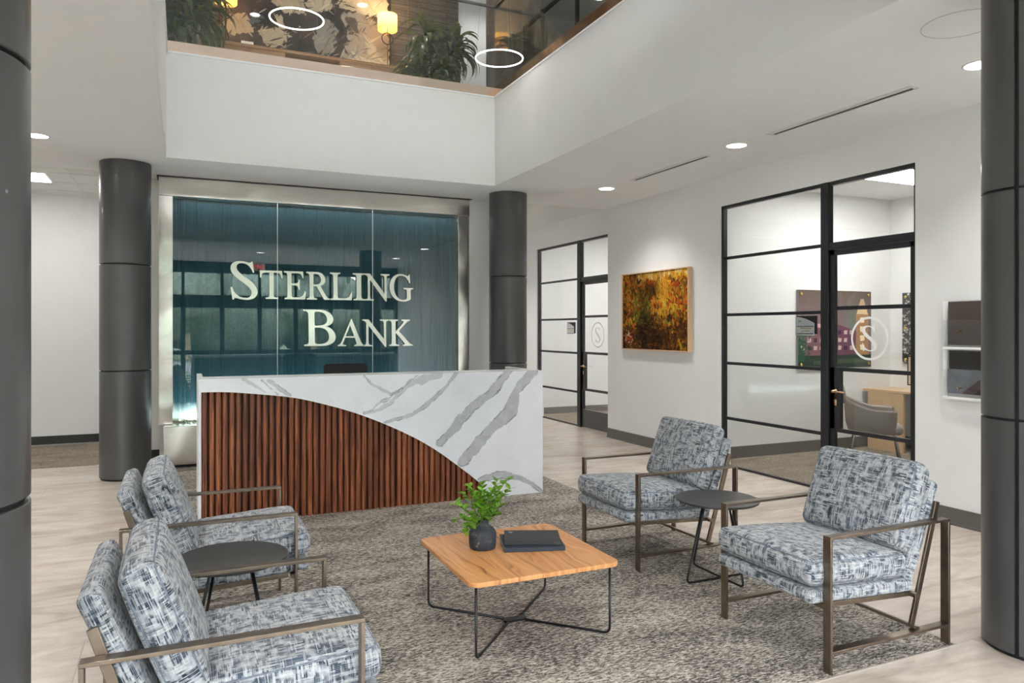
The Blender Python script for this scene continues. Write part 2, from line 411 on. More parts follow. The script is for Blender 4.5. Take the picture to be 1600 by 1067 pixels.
def polyfill(cv, poly, col, jitter=.06, wk=1.):
    H, W, _ = cv.shape; yy, xx = np.mgrid[0:H, 0:W]; ins = np.zeros((H, W), bool); n = len(poly)
    wob = 2.2 * np.sin(yy * .31 + xx * .07) + 1.6 * np.sin(xx * .43 - yy * .11)
    wob = wob * wk; X = xx + wob; Yq = yy + wob * .6
    for i in range(n):
        (ax, ay), (bx, by) = poly[i], poly[(i + 1) % n]
        ax, bx, ay, by = ax * W, bx * W, ay * H, by * H
        c = ((ay > Yq) != (by > Yq)) & (X < (bx - ax) * (Yq - ay) / (by - ay + 1e-9) + ax); ins ^= c
    nz = 1 + jitter * (rng.random((H, W, 1)) - .5) * 2
    cv[ins] = (np.array(col) * nz)[ins]

def snoise(H, W, cell, seed=0, octv=3):
    out = np.zeros((H, W)); amp = 1.; r = np.random.default_rng(seed)
    for o in range(octv):
        c = max(2, cell / 2 ** o); gh, gw = int(H / c) + 3, int(W / c) + 3; g_ = r.random((gh, gw)) * 2 - 1
        y = np.arange(H) / c; x = np.arange(W) / c; yi = y.astype(int); xi = x.astype(int)
        fy = (y - yi); fx = (x - xi); fy = fy * fy * (3 - 2 * fy); fx = fx * fx * (3 - 2 * fx)
        a = g_[yi][:, xi]; b = g_[yi][:, xi + 1]; c2 = g_[yi + 1][:, xi]; d = g_[yi + 1][:, xi + 1]
        out += amp * ((a * (1 - fx) + b * fx) * (1 - fy)[:, None] + (c2 * (1 - fx) + d * fx) * fy[:, None]); amp *= .5
    return out
def sheet_bm(canvas, w, h, keep=None):
    """bmesh of the painted sheet (facing -y), optionally dropping faces; returns bm and colour layer"""
    me = painted_grid(canvas, w, h); bm = bmesh.new(); bm.from_mesh(me); bpy.data.meshes.remove(me)
    if keep:
        bmesh.ops.delete(bm, geom=[f for f in bm.faces if not keep(f.calc_center_median())], context='FACES')
    return bm, bm.verts.layers.float_color['paint']
def add_plain(bm, lay, col, fn):
    bm.verts.ensure_lookup_table(); n0 = len(bm.verts); fn(bm); bm.verts.ensure_lookup_table()
    for v in bm.verts[n0:]: v[lay] = (*col, 1)

# ================================================================== THE SETTING
ZC = 3.28; XW = 5.567; ZU = 4.30; YB = -2.0
bm = bm_new(); box(bm, -6.2, 12, YB - .2, 15, -.12, 0); S('floor', bm, 'floor_tile')
bm = bm_new(); box(bm, -.17, 3.455, 2.39, 9.12, -.01, .004); S('floor_carpet', bm, 'carpet')
bm = bm_new()
for a in ((-.178, -.17, 2.382, 9.12), (3.455, 3.463, 2.382, 9.12), (-.17, 3.455, 2.382, 2.39)): box(bm, *a, -.01, .005)
S('trim_1', bm, 'carpet_edge')
bm = bm_new(); box(bm, -6.2, -.55, 9.57, 11.4, -.01, .004); S('floor_hall_carpet', bm, 'carpet_brown')
bm = bm_new(); box(bm, 5.66, 8.68, -1.9, 6.912, -.01, .004); box(bm, 5.80, 9.9, 7.1, 11.95, -.01, .004); S('floor_office_carpet', bm, 'carpet_brown')
# ceiling of the ground floor with the atrium opening
bm = bm_new()
box(bm, -6.2, -.163, YB - .2, 9.15, ZC, ZU); box(bm, 3.442, 12, YB - .2, 9.12, ZC, ZU)
box(bm, -.163, 3.442, YB - .2, 2.69, ZC, ZU); box(bm, -.163, 3.442, 8.163, 9.15, ZC, ZU)
S('ceiling', bm, 'ceiling_paint')
bm = bm_new(); box(bm, -6.2, -.2, 9.15, 15, 3.335, ZU); box(bm, -.2, 12, 9.12, 15, 3.335, ZU)
box(bm, -6.2, -.6, 9.75, 9.78, 3.327, 3.34); box(bm, -6.2, -.6, 10.36, 10.39, 3.327, 3.34); box(bm, -6.2, -.6, 10.97, 11.0, 3.327, 3.34)
for x in (-1.2, -1.81, -2.42, -3.03): box(bm, x - .012, x + .012, 9.4, 11.4, 3.328, 3.34)
S('ceiling_hall', bm, 'acoustic')
# atrium fascia: thin painted skin on the four faces of the opening
bm = bm_new()
box(bm, -.163, 3.442, 8.155, 8.165, ZC - .002, 4.335); box(bm, 3.434, 3.444, 2.69, 8.163, ZC - .002, 4.335)
box(bm, -.165, -.155, 2.69, 8.163, ZC - .002, 4.335); box(bm, -.163, 3.442, 2.685, 2.695, ZC - .002, 4.335)
S('wall_atrium', bm, 'fascia_paint')
bm = bm_new()
box(bm, -.163, 3.442, 8.138, 8.17, 4.335, 4.352); box(bm, 3.417, 3.45, 2.69, 8.163, 4.335, 4.352)
box(bm, -.17, -.138, 2.69, 8.163, 4.335, 4.352)
S('trim_2', bm, 'white_lacquer')
# right wall with the office front opening
bm = bm_new()
box(bm, XW, 5.72, YB, 4.196, 0, ZC + .02); box(bm, XW, 5.72, 6.629, 9.04, 0, ZC + .02); box(bm, XW, 5.72, 4.196, 6.629, 2.942, ZC + .02)
S('wall_right', bm, 'paint')
bm = bm_new()
box(bm, 5.72, 5.86, 9.04, 9.16, 0, 3.35); box(bm, 5.72, 5.86, 11.67, 15, 0, 3.35); box(bm, 5.72, 5.86, 9.16, 11.67, 2.955, 3.35)
S('wall_corridor', bm, 'paint')
bm = bm_new(); box(bm, 3.3, 5.72, 14.4, 14.6, 0, 3.35); S('wall_corridor_end', bm, 'paint')
# sign wall block, left strip, far hall wall, outer walls
bm = bm_new(); box(bm, -.25, 3.85, 9.42, 14.4, 0, 3.35); box(bm, 3.487, 3.85, 9.16, 9.42, 0, 3.35); S('wall_sign', bm, 'paint')
bm = bm_new(); box(bm, -.62, -.25, 9.73, 11.4, 0, 3.35); S('wall_hall_side', bm, 'paint')
bm = bm_new(); box(bm, -6.2, -.3, 11.4, 11.6, 0, 3.35); S('wall_hall', bm, 'paint')
bm = bm_new(); box(bm, -6.2, -6.0, YB, 11.4, 0, 3.35); S('wall_left', bm, 'paint')
# baseboards
bm = bm_new()
for y0, y1 in ((YB, 4.196), (6.629, 9.04)):
    box(bm, XW - .014, XW, y0, y1, .004, .135); box(bm, XW - .022, XW, y0, y1, 0, .018)
S('baseboard_right', bm, 'baseboard', .003)
bm = bm_new(); box(bm, -6, -.62, 11.385, 11.4, .02, .13); box(bm, -.62, -.25, 9.716, 9.73, .0, .11); S('baseboard_hall', bm, 'baseboard_black')
bm = bm_new(); box(bm, 3.52, 3.85, 9.147, 9.16, 0, .135); box(bm, 5.706, 5.72, 11.67, 14.4, 0, .135); S('baseboard_corridor', bm, 'baseboard')

# office behind the near glass front
bm = bm_new(); box(bm, 5.72, 8.85, 6.912, 7.1, 0, ZC); S('wall_office_back', bm, 'paint')
bm = bm_new(); box(bm, 8.68, 8.85, 2.0, 6.912, 0, ZC); S('wall_office_side', bm, 'paint')
bm = bm_new(); box(bm, 5.72, 8.85, 1.85, 2.0, 0, ZC); S('wall_office_front', bm, 'paint')
bm = bm_new(); box(bm, 5.73, 8.68, 6.898, 6.912, 0, .143); box(bm, 8.666, 8.68, 2.0, 6.898, 0, .143); S('baseboard_office', bm, 'baseboard')
# second office
bm = bm_new(); box(bm, 5.86, 9.6, 11.95, 12.1, 0, 3.35); S('wall_second_office', bm, 'paint')
bm = bm_new(); box(bm, 9.5, 9.65, 7.1, 11.95, 0, 3.35); S('wall_second_office_side', bm, 'paint')
bm = bm_new(); box(bm, 5.86, 9.5, 11.936, 11.95, 0, .12); box(bm, 9.486, 9.5, 7.1, 11.95, 0, .12); S('baseboard_second_office', bm, 'baseboard')

# upper storey shell
bm = bm_new()
box(bm, -6.2, 12, YB - .2, 15, 7.3, 7.45); S('ceiling_upper', bm, 'ceiling_paint')
bm = bm_new(); box(bm, -6.2, 3.79, 10.42, 10.6, ZU, 7.3); S('wall_lounge', bm, 'plank_wall')
bm = bm_new(); box(bm, 3.79, 5.3, 11.6, 11.8, ZU, 7.3); box(bm, 3.60, 3.79, 10.6, 11.8, ZU, 7.3); S('wall_upper_back', bm, 'paint')
bm = bm_new(); box(bm, 11.5, 11.7, YB, 15, ZU, 7.3); S('wall_upper_right', bm, 'paint')
bm = bm_new(); box(bm, -6.2, -6.0, YB, 11.4, ZU, 7.3); S('wall_upper_left', bm, 'paint')
bm = bm_new(); box(bm, 5.3, 11.5, 12.6, 12.8, ZU, 7.3); S('wall_upper_corridor', bm, 'plank_wall')

# entrance facade behind the camera: black-framed glazing, with an upper band added for daylight
def glazing(name, axis_y, x0, x1, z0, z1, xs, zs, frame=.05, depth=.08, mat='black_frame', gm='glass'):
    bm = bm_new(); y0, y1 = axis_y - depth / 2, axis_y + depth / 2
    for x in xs: box(bm, x - frame / 2, x + frame / 2, y0, y1, z0, z1)
    for z in zs: box(bm, x0, x1, y0 + .005, y1 - .005, z - frame / 2, z + frame / 2)
    o = S(name, bm, mat)
    bm = bm_new(); box(bm, x0, x1, axis_y - .004, axis_y + .004, z0, z1); p = obj('pane', bm, gm, o); return o
bm = bm_new(); box(bm, -6.2, 12, YB - .2, YB, 3.3, 4.85); box(bm, -6.2, 12, YB - .2, YB, 5.75, 7.3); S('wall_entrance_upper', bm, 'paint')
bm = bm_new(); box(bm, -6.2, 12, YB - .2, YB, 3.06, 3.3); box(bm, -6.2, -5.6, YB - .2, YB, 0, 3.3); box(bm, 5.5, 12, YB - .2, YB, 0, 3.3)
box(bm, -6.2, 5.5, YB - .2, YB, 2.18, 2.36)
S('wall_entrance', bm, 'black_frame')
xs = [-5.55 + .925 * i for i in range(13)]
glazing('window_1', YB - .1, -5.6, 5.5, 0, 2.18, xs, (.03, .95, 2.15), .11)
glazing('window_2', YB - .1, -5.6, 5.5, 2.36, 3.06, xs, (2.39, 3.03), .07)
glazing('window_upper_fill', YB - .1, -5.6, 11.5, 4.85, 5.75, [-5.55 + 1.4 * i for i in range(13)], (4.88, 5.72), .07)  # unseen upper window, added and sized to bring daylight into the atrium
bm = bm_new(); box(bm, -60, 60, -70, YB - .2, -.25, -.16); S('ground_lawn', bm, 'lawn')
bm = bm_new(); box(bm, -60, 60, -5.2, YB - .2, -.16, -.03); S('ground_walk', bm, 'concrete')
bm = bm_new(); box(bm, -60, 60, -22, -13, -.16, -.12); S('ground_road', bm, 'asphalt')

r_ = random.Random(2)
tr0 = None
bm = bm_new()
for i in range(60):
    bmesh.ops.create_icosphere(bm, subdivisions=2, radius=3.3 + .5 * math.sin(i * 1.7), matrix=Matrix.Translation((-45 + i * 1.6, -41 + math.sin(i * 2.3), 3.0 + .5 * math.sin(i))))
hg = obj('sky_screen_hedge', bm, 'hedge_green', None, smooth=True); tag(hg, 'long green belt added behind the road to screen bright sky from the teal glass', 'sky_screen_hedge', kind='stuff')  # added out of view to cover bright sky in the mirrored windows
for i in range(7):
    x, y = -24 + i * 8.0 + r_.uniform(-1, 1), -27 + r_.uniform(-2, 2)
    if tr0 is None:
        tr0 = thing('street_tree', 'leafy tree across the road, seen only mirrored in the teal glass', 'tree', (x, y, -.16), 0, 'trees across the road')
        bm = bm_new(); tube(bm, [(0, 0, 0), (.1, 0, 2.2), (0, .1, 3.4)], .2, 10); obj('trunk', bm, 'cane', tr0)
        bm = bm_new()
        for k in range(9):
            a = k * 2.4; bmesh.ops.create_icosphere(bm, subdivisions=3, radius=1.35 + .3 * math.sin(k), matrix=Matrix.Translation((math.cos(a) * 1.1 * (k > 0), math.sin(a) * 1.1 * (k > 0), 2.6 + .42 * k)))
        for v in bm.verts: v.co += v.co.normalized() * .45 * mnoise.noise(v.co * 1.7) + Vector((0, 0, .25 * mnoise.noise(v.co * 4)))
        obj('crown', bm, 'hedge_green', tr0, smooth=True)
    else:
        c = copy_tree(tr0); c.location = (x, y, -.16); c.rotation_euler.z = i; s_ = r_.uniform(.85, 1.25); c.scale = (s_, s_, s_)

# ---- black-framed office fronts, in the plane of the right wall
def office_front(y_hinge, y_mull0, y_mull1, y_far, x, H, wname, dname):
    """door between y_hinge and y_mull0 (near side), sidelight between y_mull1 and y_far"""
    xa, xb = x, x + .055; zt = 2.345; hs = (2.35, 1.71, 1.165, .545)
    bm = bm_new()
    box(bm, xa, xb, y_mull1, y_far, H - .035, H)                 # head
    box(bm, xa, xb, y_far - .036, y_far, 0, H)                    # far jamb
    box(bm, xa - .012, xb, y_mull0, y_mull1, 0, H)               # mullion
    box(bm, xa + .01, xb - .01, y_mull1, y_far, 0, .022)         # sill
    for z in hs: box(bm, xa + .012, xb - .012, y_mull1, y_far - .036, z - .016, z + .016)
    box(bm, xa, xb, y_hinge, y_mull0, H - .035, H)               # over door
    box(bm, xa - .004, xb, y_hinge, y_mull0, zt - .05, zt + .02); box(bm, xa, xb, y_hinge, y_hinge + .028, 0, H)
    w = S(wname, bm, 'black_frame', .002)
    for z0, z1 in zip((.022,) + hs[::-1], hs[::-1] + (H - .035,)):
        p = bm_new(); box(p, x + .031, x + .037, y_mull1, y_far - .036, z0 + .012, z1 - .012); obj('pane', p, 'film_glass', w)
    p = bm_new(); box(p, x + .031, x + .037, y_hinge + .02, y_mull0, zt + .02, H - .03); obj('pane', p, 'glass', w)
    # door leaf
    bm = bm_new(); d0, d1 = y_hinge + .032, y_mull0 - .004; c0, c1 = x + .010, x + .050
    box(bm, c0, c1, d0, d0 + .035, .01, zt - .053); box(bm, c0, c1, d1 - .05, d1, .01, zt - .053)
    box(bm, c0, c1, d0, d1, zt - .10, zt - .053)
    box(bm, c0, c1, d1 - .115, d1, .61, 1.19)
    for z in (1.745, 1.175, .60): box(bm, c0 + .004, c1 - .004, d0, d1, z - .018, z + .018)
    d = S(dname, bm, 'black_frame', .002)
    p = bm_new(); box(p, c0 + .002, c1 - .002, d0 + .03, d1 - .05, .01, .29); obj('kick_panel', p, 'door_panel', d)
    p = bm_new(); box(p, x + .031, x + .037, d0 + .03, d1 - .045, .285, zt - .095); obj('pane', p, 'glass', d)
    p = bm_new(); lathe(p, [(.026, 0), (.026, .006), (.012, .008), (.012, .045)], 20); xf(p, Matrix.Translation((c0, d1 - .06, .965)) @ Matrix.Rotation(-PI / 2, 4, 'Y'))
    tube(p, fillet([(c0 - .042, d1 - .06, .965), (c0 - .046, d1 - .10, .967), (c0 - .044, d1 - .20, .962)], .02), .009, 10)
    box(p, c0 - .006, c0, d1 - .078, d1 - .042, .83, .89)
    hd = obj('door_handle', p, 'bronze_handle', d, smooth=True); hd['label'] = 'bronze lever handle'
    return d
door1 = office_front(4.196, 5.106, 5.198, 6.629, XW + .02, 2.942, 'window_4', 'door_1')
door2 = office_front(9.18, 10.13, 10.23, 11.67, 5.74, 2.955, 'window_5', 'door_2')

# upper glazed partitions seen through the balcony glass
def xglazing(name, x, y0, y1, z0, z1, ys, zs, fr=.05, gm='rail_glass'):
    bm = bm_new()
    for y in ys: box(bm, x - .03, x + .03, y - fr / 2, y + fr / 2, z0, z1)
    for z in zs: box(bm, x - .025, x + .025, y0, y1, z - fr / 2, z + fr / 2)
    o = S(name, bm, 'black_frame'); bm = bm_new(); box(bm, x - .004, x + .004, y0, y1, z0, z1); obj('pane', bm, gm, o)
xglazing('window_6', 5.6, 5.2, 12.6, ZU, 7.0, (5.2, 6.4, 7.6, 8.8, 10.0, 11.2, 12.5), (4.34, 5.5, 6.95))
bm = bm_new(); box(bm, 5.3, 5.45, 11.8, 12.6, ZU, 7.3); S('wall_upper_return', bm, 'paint')

# ================================================================== COLUMNS
def column(x, y, label, rot=0., z1=ZC - .003, seam=False):
    t = thing('round_column', label, 'column', (x, y, 0), rot, 'dark round columns'); r = .243
    js = [0.02, 1.12, 2.215, z1]
    bm = bm_new(); lathe(bm, [(r - .014, .0), (r - .014, z1)], 64); obj('core', bm, 'joint_black', t, smooth='auto')
    for a, b in zip(js, js[1:]):
        a2 = a + (.007 if a > .1 else 0); b2 = b - (.007 if b < z1 - .05 else 0)
        bm = bm_new()
        if seam:                                                    # open vertical joint on both sides of the cladding
            gap = .09; n = 40
            for s0 in (0, PI):
                A = [s0 + gap / 2 + (PI - gap) * k / n for k in range(n + 1)]
                lo = [bm.verts.new((r * math.cos(q), r * math.sin(q), a2)) for q in A]; hi = [bm.verts.new((r * math.cos(q), r * math.sin(q), b2)) for q in A]
                li = [bm.verts.new(((r - .013) * math.cos(q), (r - .013) * math.sin(q), a2)) for q in A]; hi2 = [bm.verts.new(((r - .013) * math.cos(q), (r - .013) * math.sin(q), b2)) for q in A]
                for k in range(n):
                    bm.faces.new((lo[k], lo[k + 1], hi[k + 1], hi[k])); bm.faces.new((hi[k], hi[k + 1], hi2[k + 1], hi2[k])); bm.faces.new((li[k + 1], lo[k + 1], lo[k], li[k]))
                for k in (0, n): bm.faces.new((li[k], lo[k], hi[k], hi2[k]))
        else: lathe(bm, [(r - .013, a2), (r - .003, a2), (r, a2 + .003), (r, b2 - .003), (r - .003, b2), (r - .013, b2)], 96, cap=False)
        obj('metal_cladding', bm, 'column_metal', t, smooth='auto')
    return t
column(-.548, 8.65, 'dark grey round metal column left of the teal water wall')
column(3.804, 8.60, 'dark grey round metal column right of the teal sign wall, behind the desk end')
column(-.598, 2.2, 'dark grey metal column filling the left edge of the picture')
column(3.804, 2.2, 'dark grey metal column at the right edge with an open vertical joint', seam=True, rot=math.radians(-171.9))
# the middle column carries on through the upper floor
t = thing('upper_column', 'brownish round column upstairs behind the balcony glass corner', 'column', (3.82, 8.75, ZU))
bm = bm_new(); lathe(bm, [(.24, 0), (.24, 1.01), (.232, 1.012), (.232, 1.022), (.24, 1.024), (.24, 2.995)], 64); obj('metal_cladding', bm, simple('column_bronze', (.16, .135, .125), .35, metal=.4, var=.05), t, smooth='auto')

# ================================================================== WATER WALL AND SIGN
w = thing('water_wall', 'stainless framed teal glass water feature wall behind the reception desk', 'water feature', (1.62, 9.15, 0))
def loc(bm, t): bm.transform(Matrix.Translation(-Vector(t.location))); return bm
bm = bm_new(); box(bm, -.25, 3.487, 9.15, 9.42, 3.058, 3.272); obj('header_frame', loc(bm, w), 'stainless', w, .003)
bm = bm_new(); box(bm, -.25, -.106, 9.15, 9.42, .47, 3.056); obj('side_frame', loc(bm, w), 'stainless', w, .003)
bm = bm_new(); box(bm, 3.327, 3.465, 9.15, 9.42, .47, 3.056); obj('side_frame', loc(bm, w), 'stainless', w, .003)
bm = bm_new(); box(bm, -.27, 3.51, 9.12, 9.42, 3.272, 3.279); obj('shadow_gap', loc(bm, w), 'joint_black', w)
bm = bm_new(); box(bm, -.20, 3.42, 8.97, 9.42, .035, .465); obj('base_trough', loc(bm, w), 'stainless', w, .004)
bm = bm_new(); box(bm, -.18, 3.40, 9.0, 9.4, 0, .035); obj('toe_kick', loc(bm, w), 'joint_black', w)
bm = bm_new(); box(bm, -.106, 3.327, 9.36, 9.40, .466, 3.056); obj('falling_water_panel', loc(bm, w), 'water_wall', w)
for x0, x1 in ((-.104, 1.031), (1.036, 2.184), (2.189, 3.325)):
    bm = bm_new(); box(bm, x0, x1, 9.172, 9.184, .467, 3.056); obj('glass_panel', loc(bm, w), 'sign_glass', w)
for x in (1.0335, 2.1865): bm = bm_new(); box(bm, x - .0028, x + .0028, 9.166, 9.186, .467, 3.056); obj('glass_joint', loc(bm, w), 'aluminium', w)
bm = bm_new(); r_ = random.Random(3)
for i in range(420):
    x = r_.uniform(-.09, 3.31); y = r_.uniform(9.19, 9.34); z = .466 + r_.uniform(.004, .03); s = r_.uniform(.010, .022)
    bmesh.ops.create_icosphere(bm, subdivisions=1, radius=s, matrix=Matrix.Translation((x, y, z)) @ Matrix.Rotation(r_.uniform(0, 3), 4, 'Z') @ Matrix.Diagonal((1, .75, .6, 1)))
gv = obj('river_pebbles', bm, 'gravel', None, smooth=True); tag(gv, 'tan and brown pebbles in the lit trough at the foot of the water wall', 'pebbles', kind='stuff')
# lamps inside the feature
light('header_strip_lamp', 'AREA', (1.61, 9.27, 3.045), 2.2, (.95, 1, 1), (0, 0, 0), shape='RECTANGLE', size=3.3, size_y=.05)
light('trough_strip_lamp', 'AREA', (1.61, 9.25, .50), 14, (.97, 1, .98), (PI - .25, 0, 0), shape='RECTANGLE', size=3.3, size_y=.05)

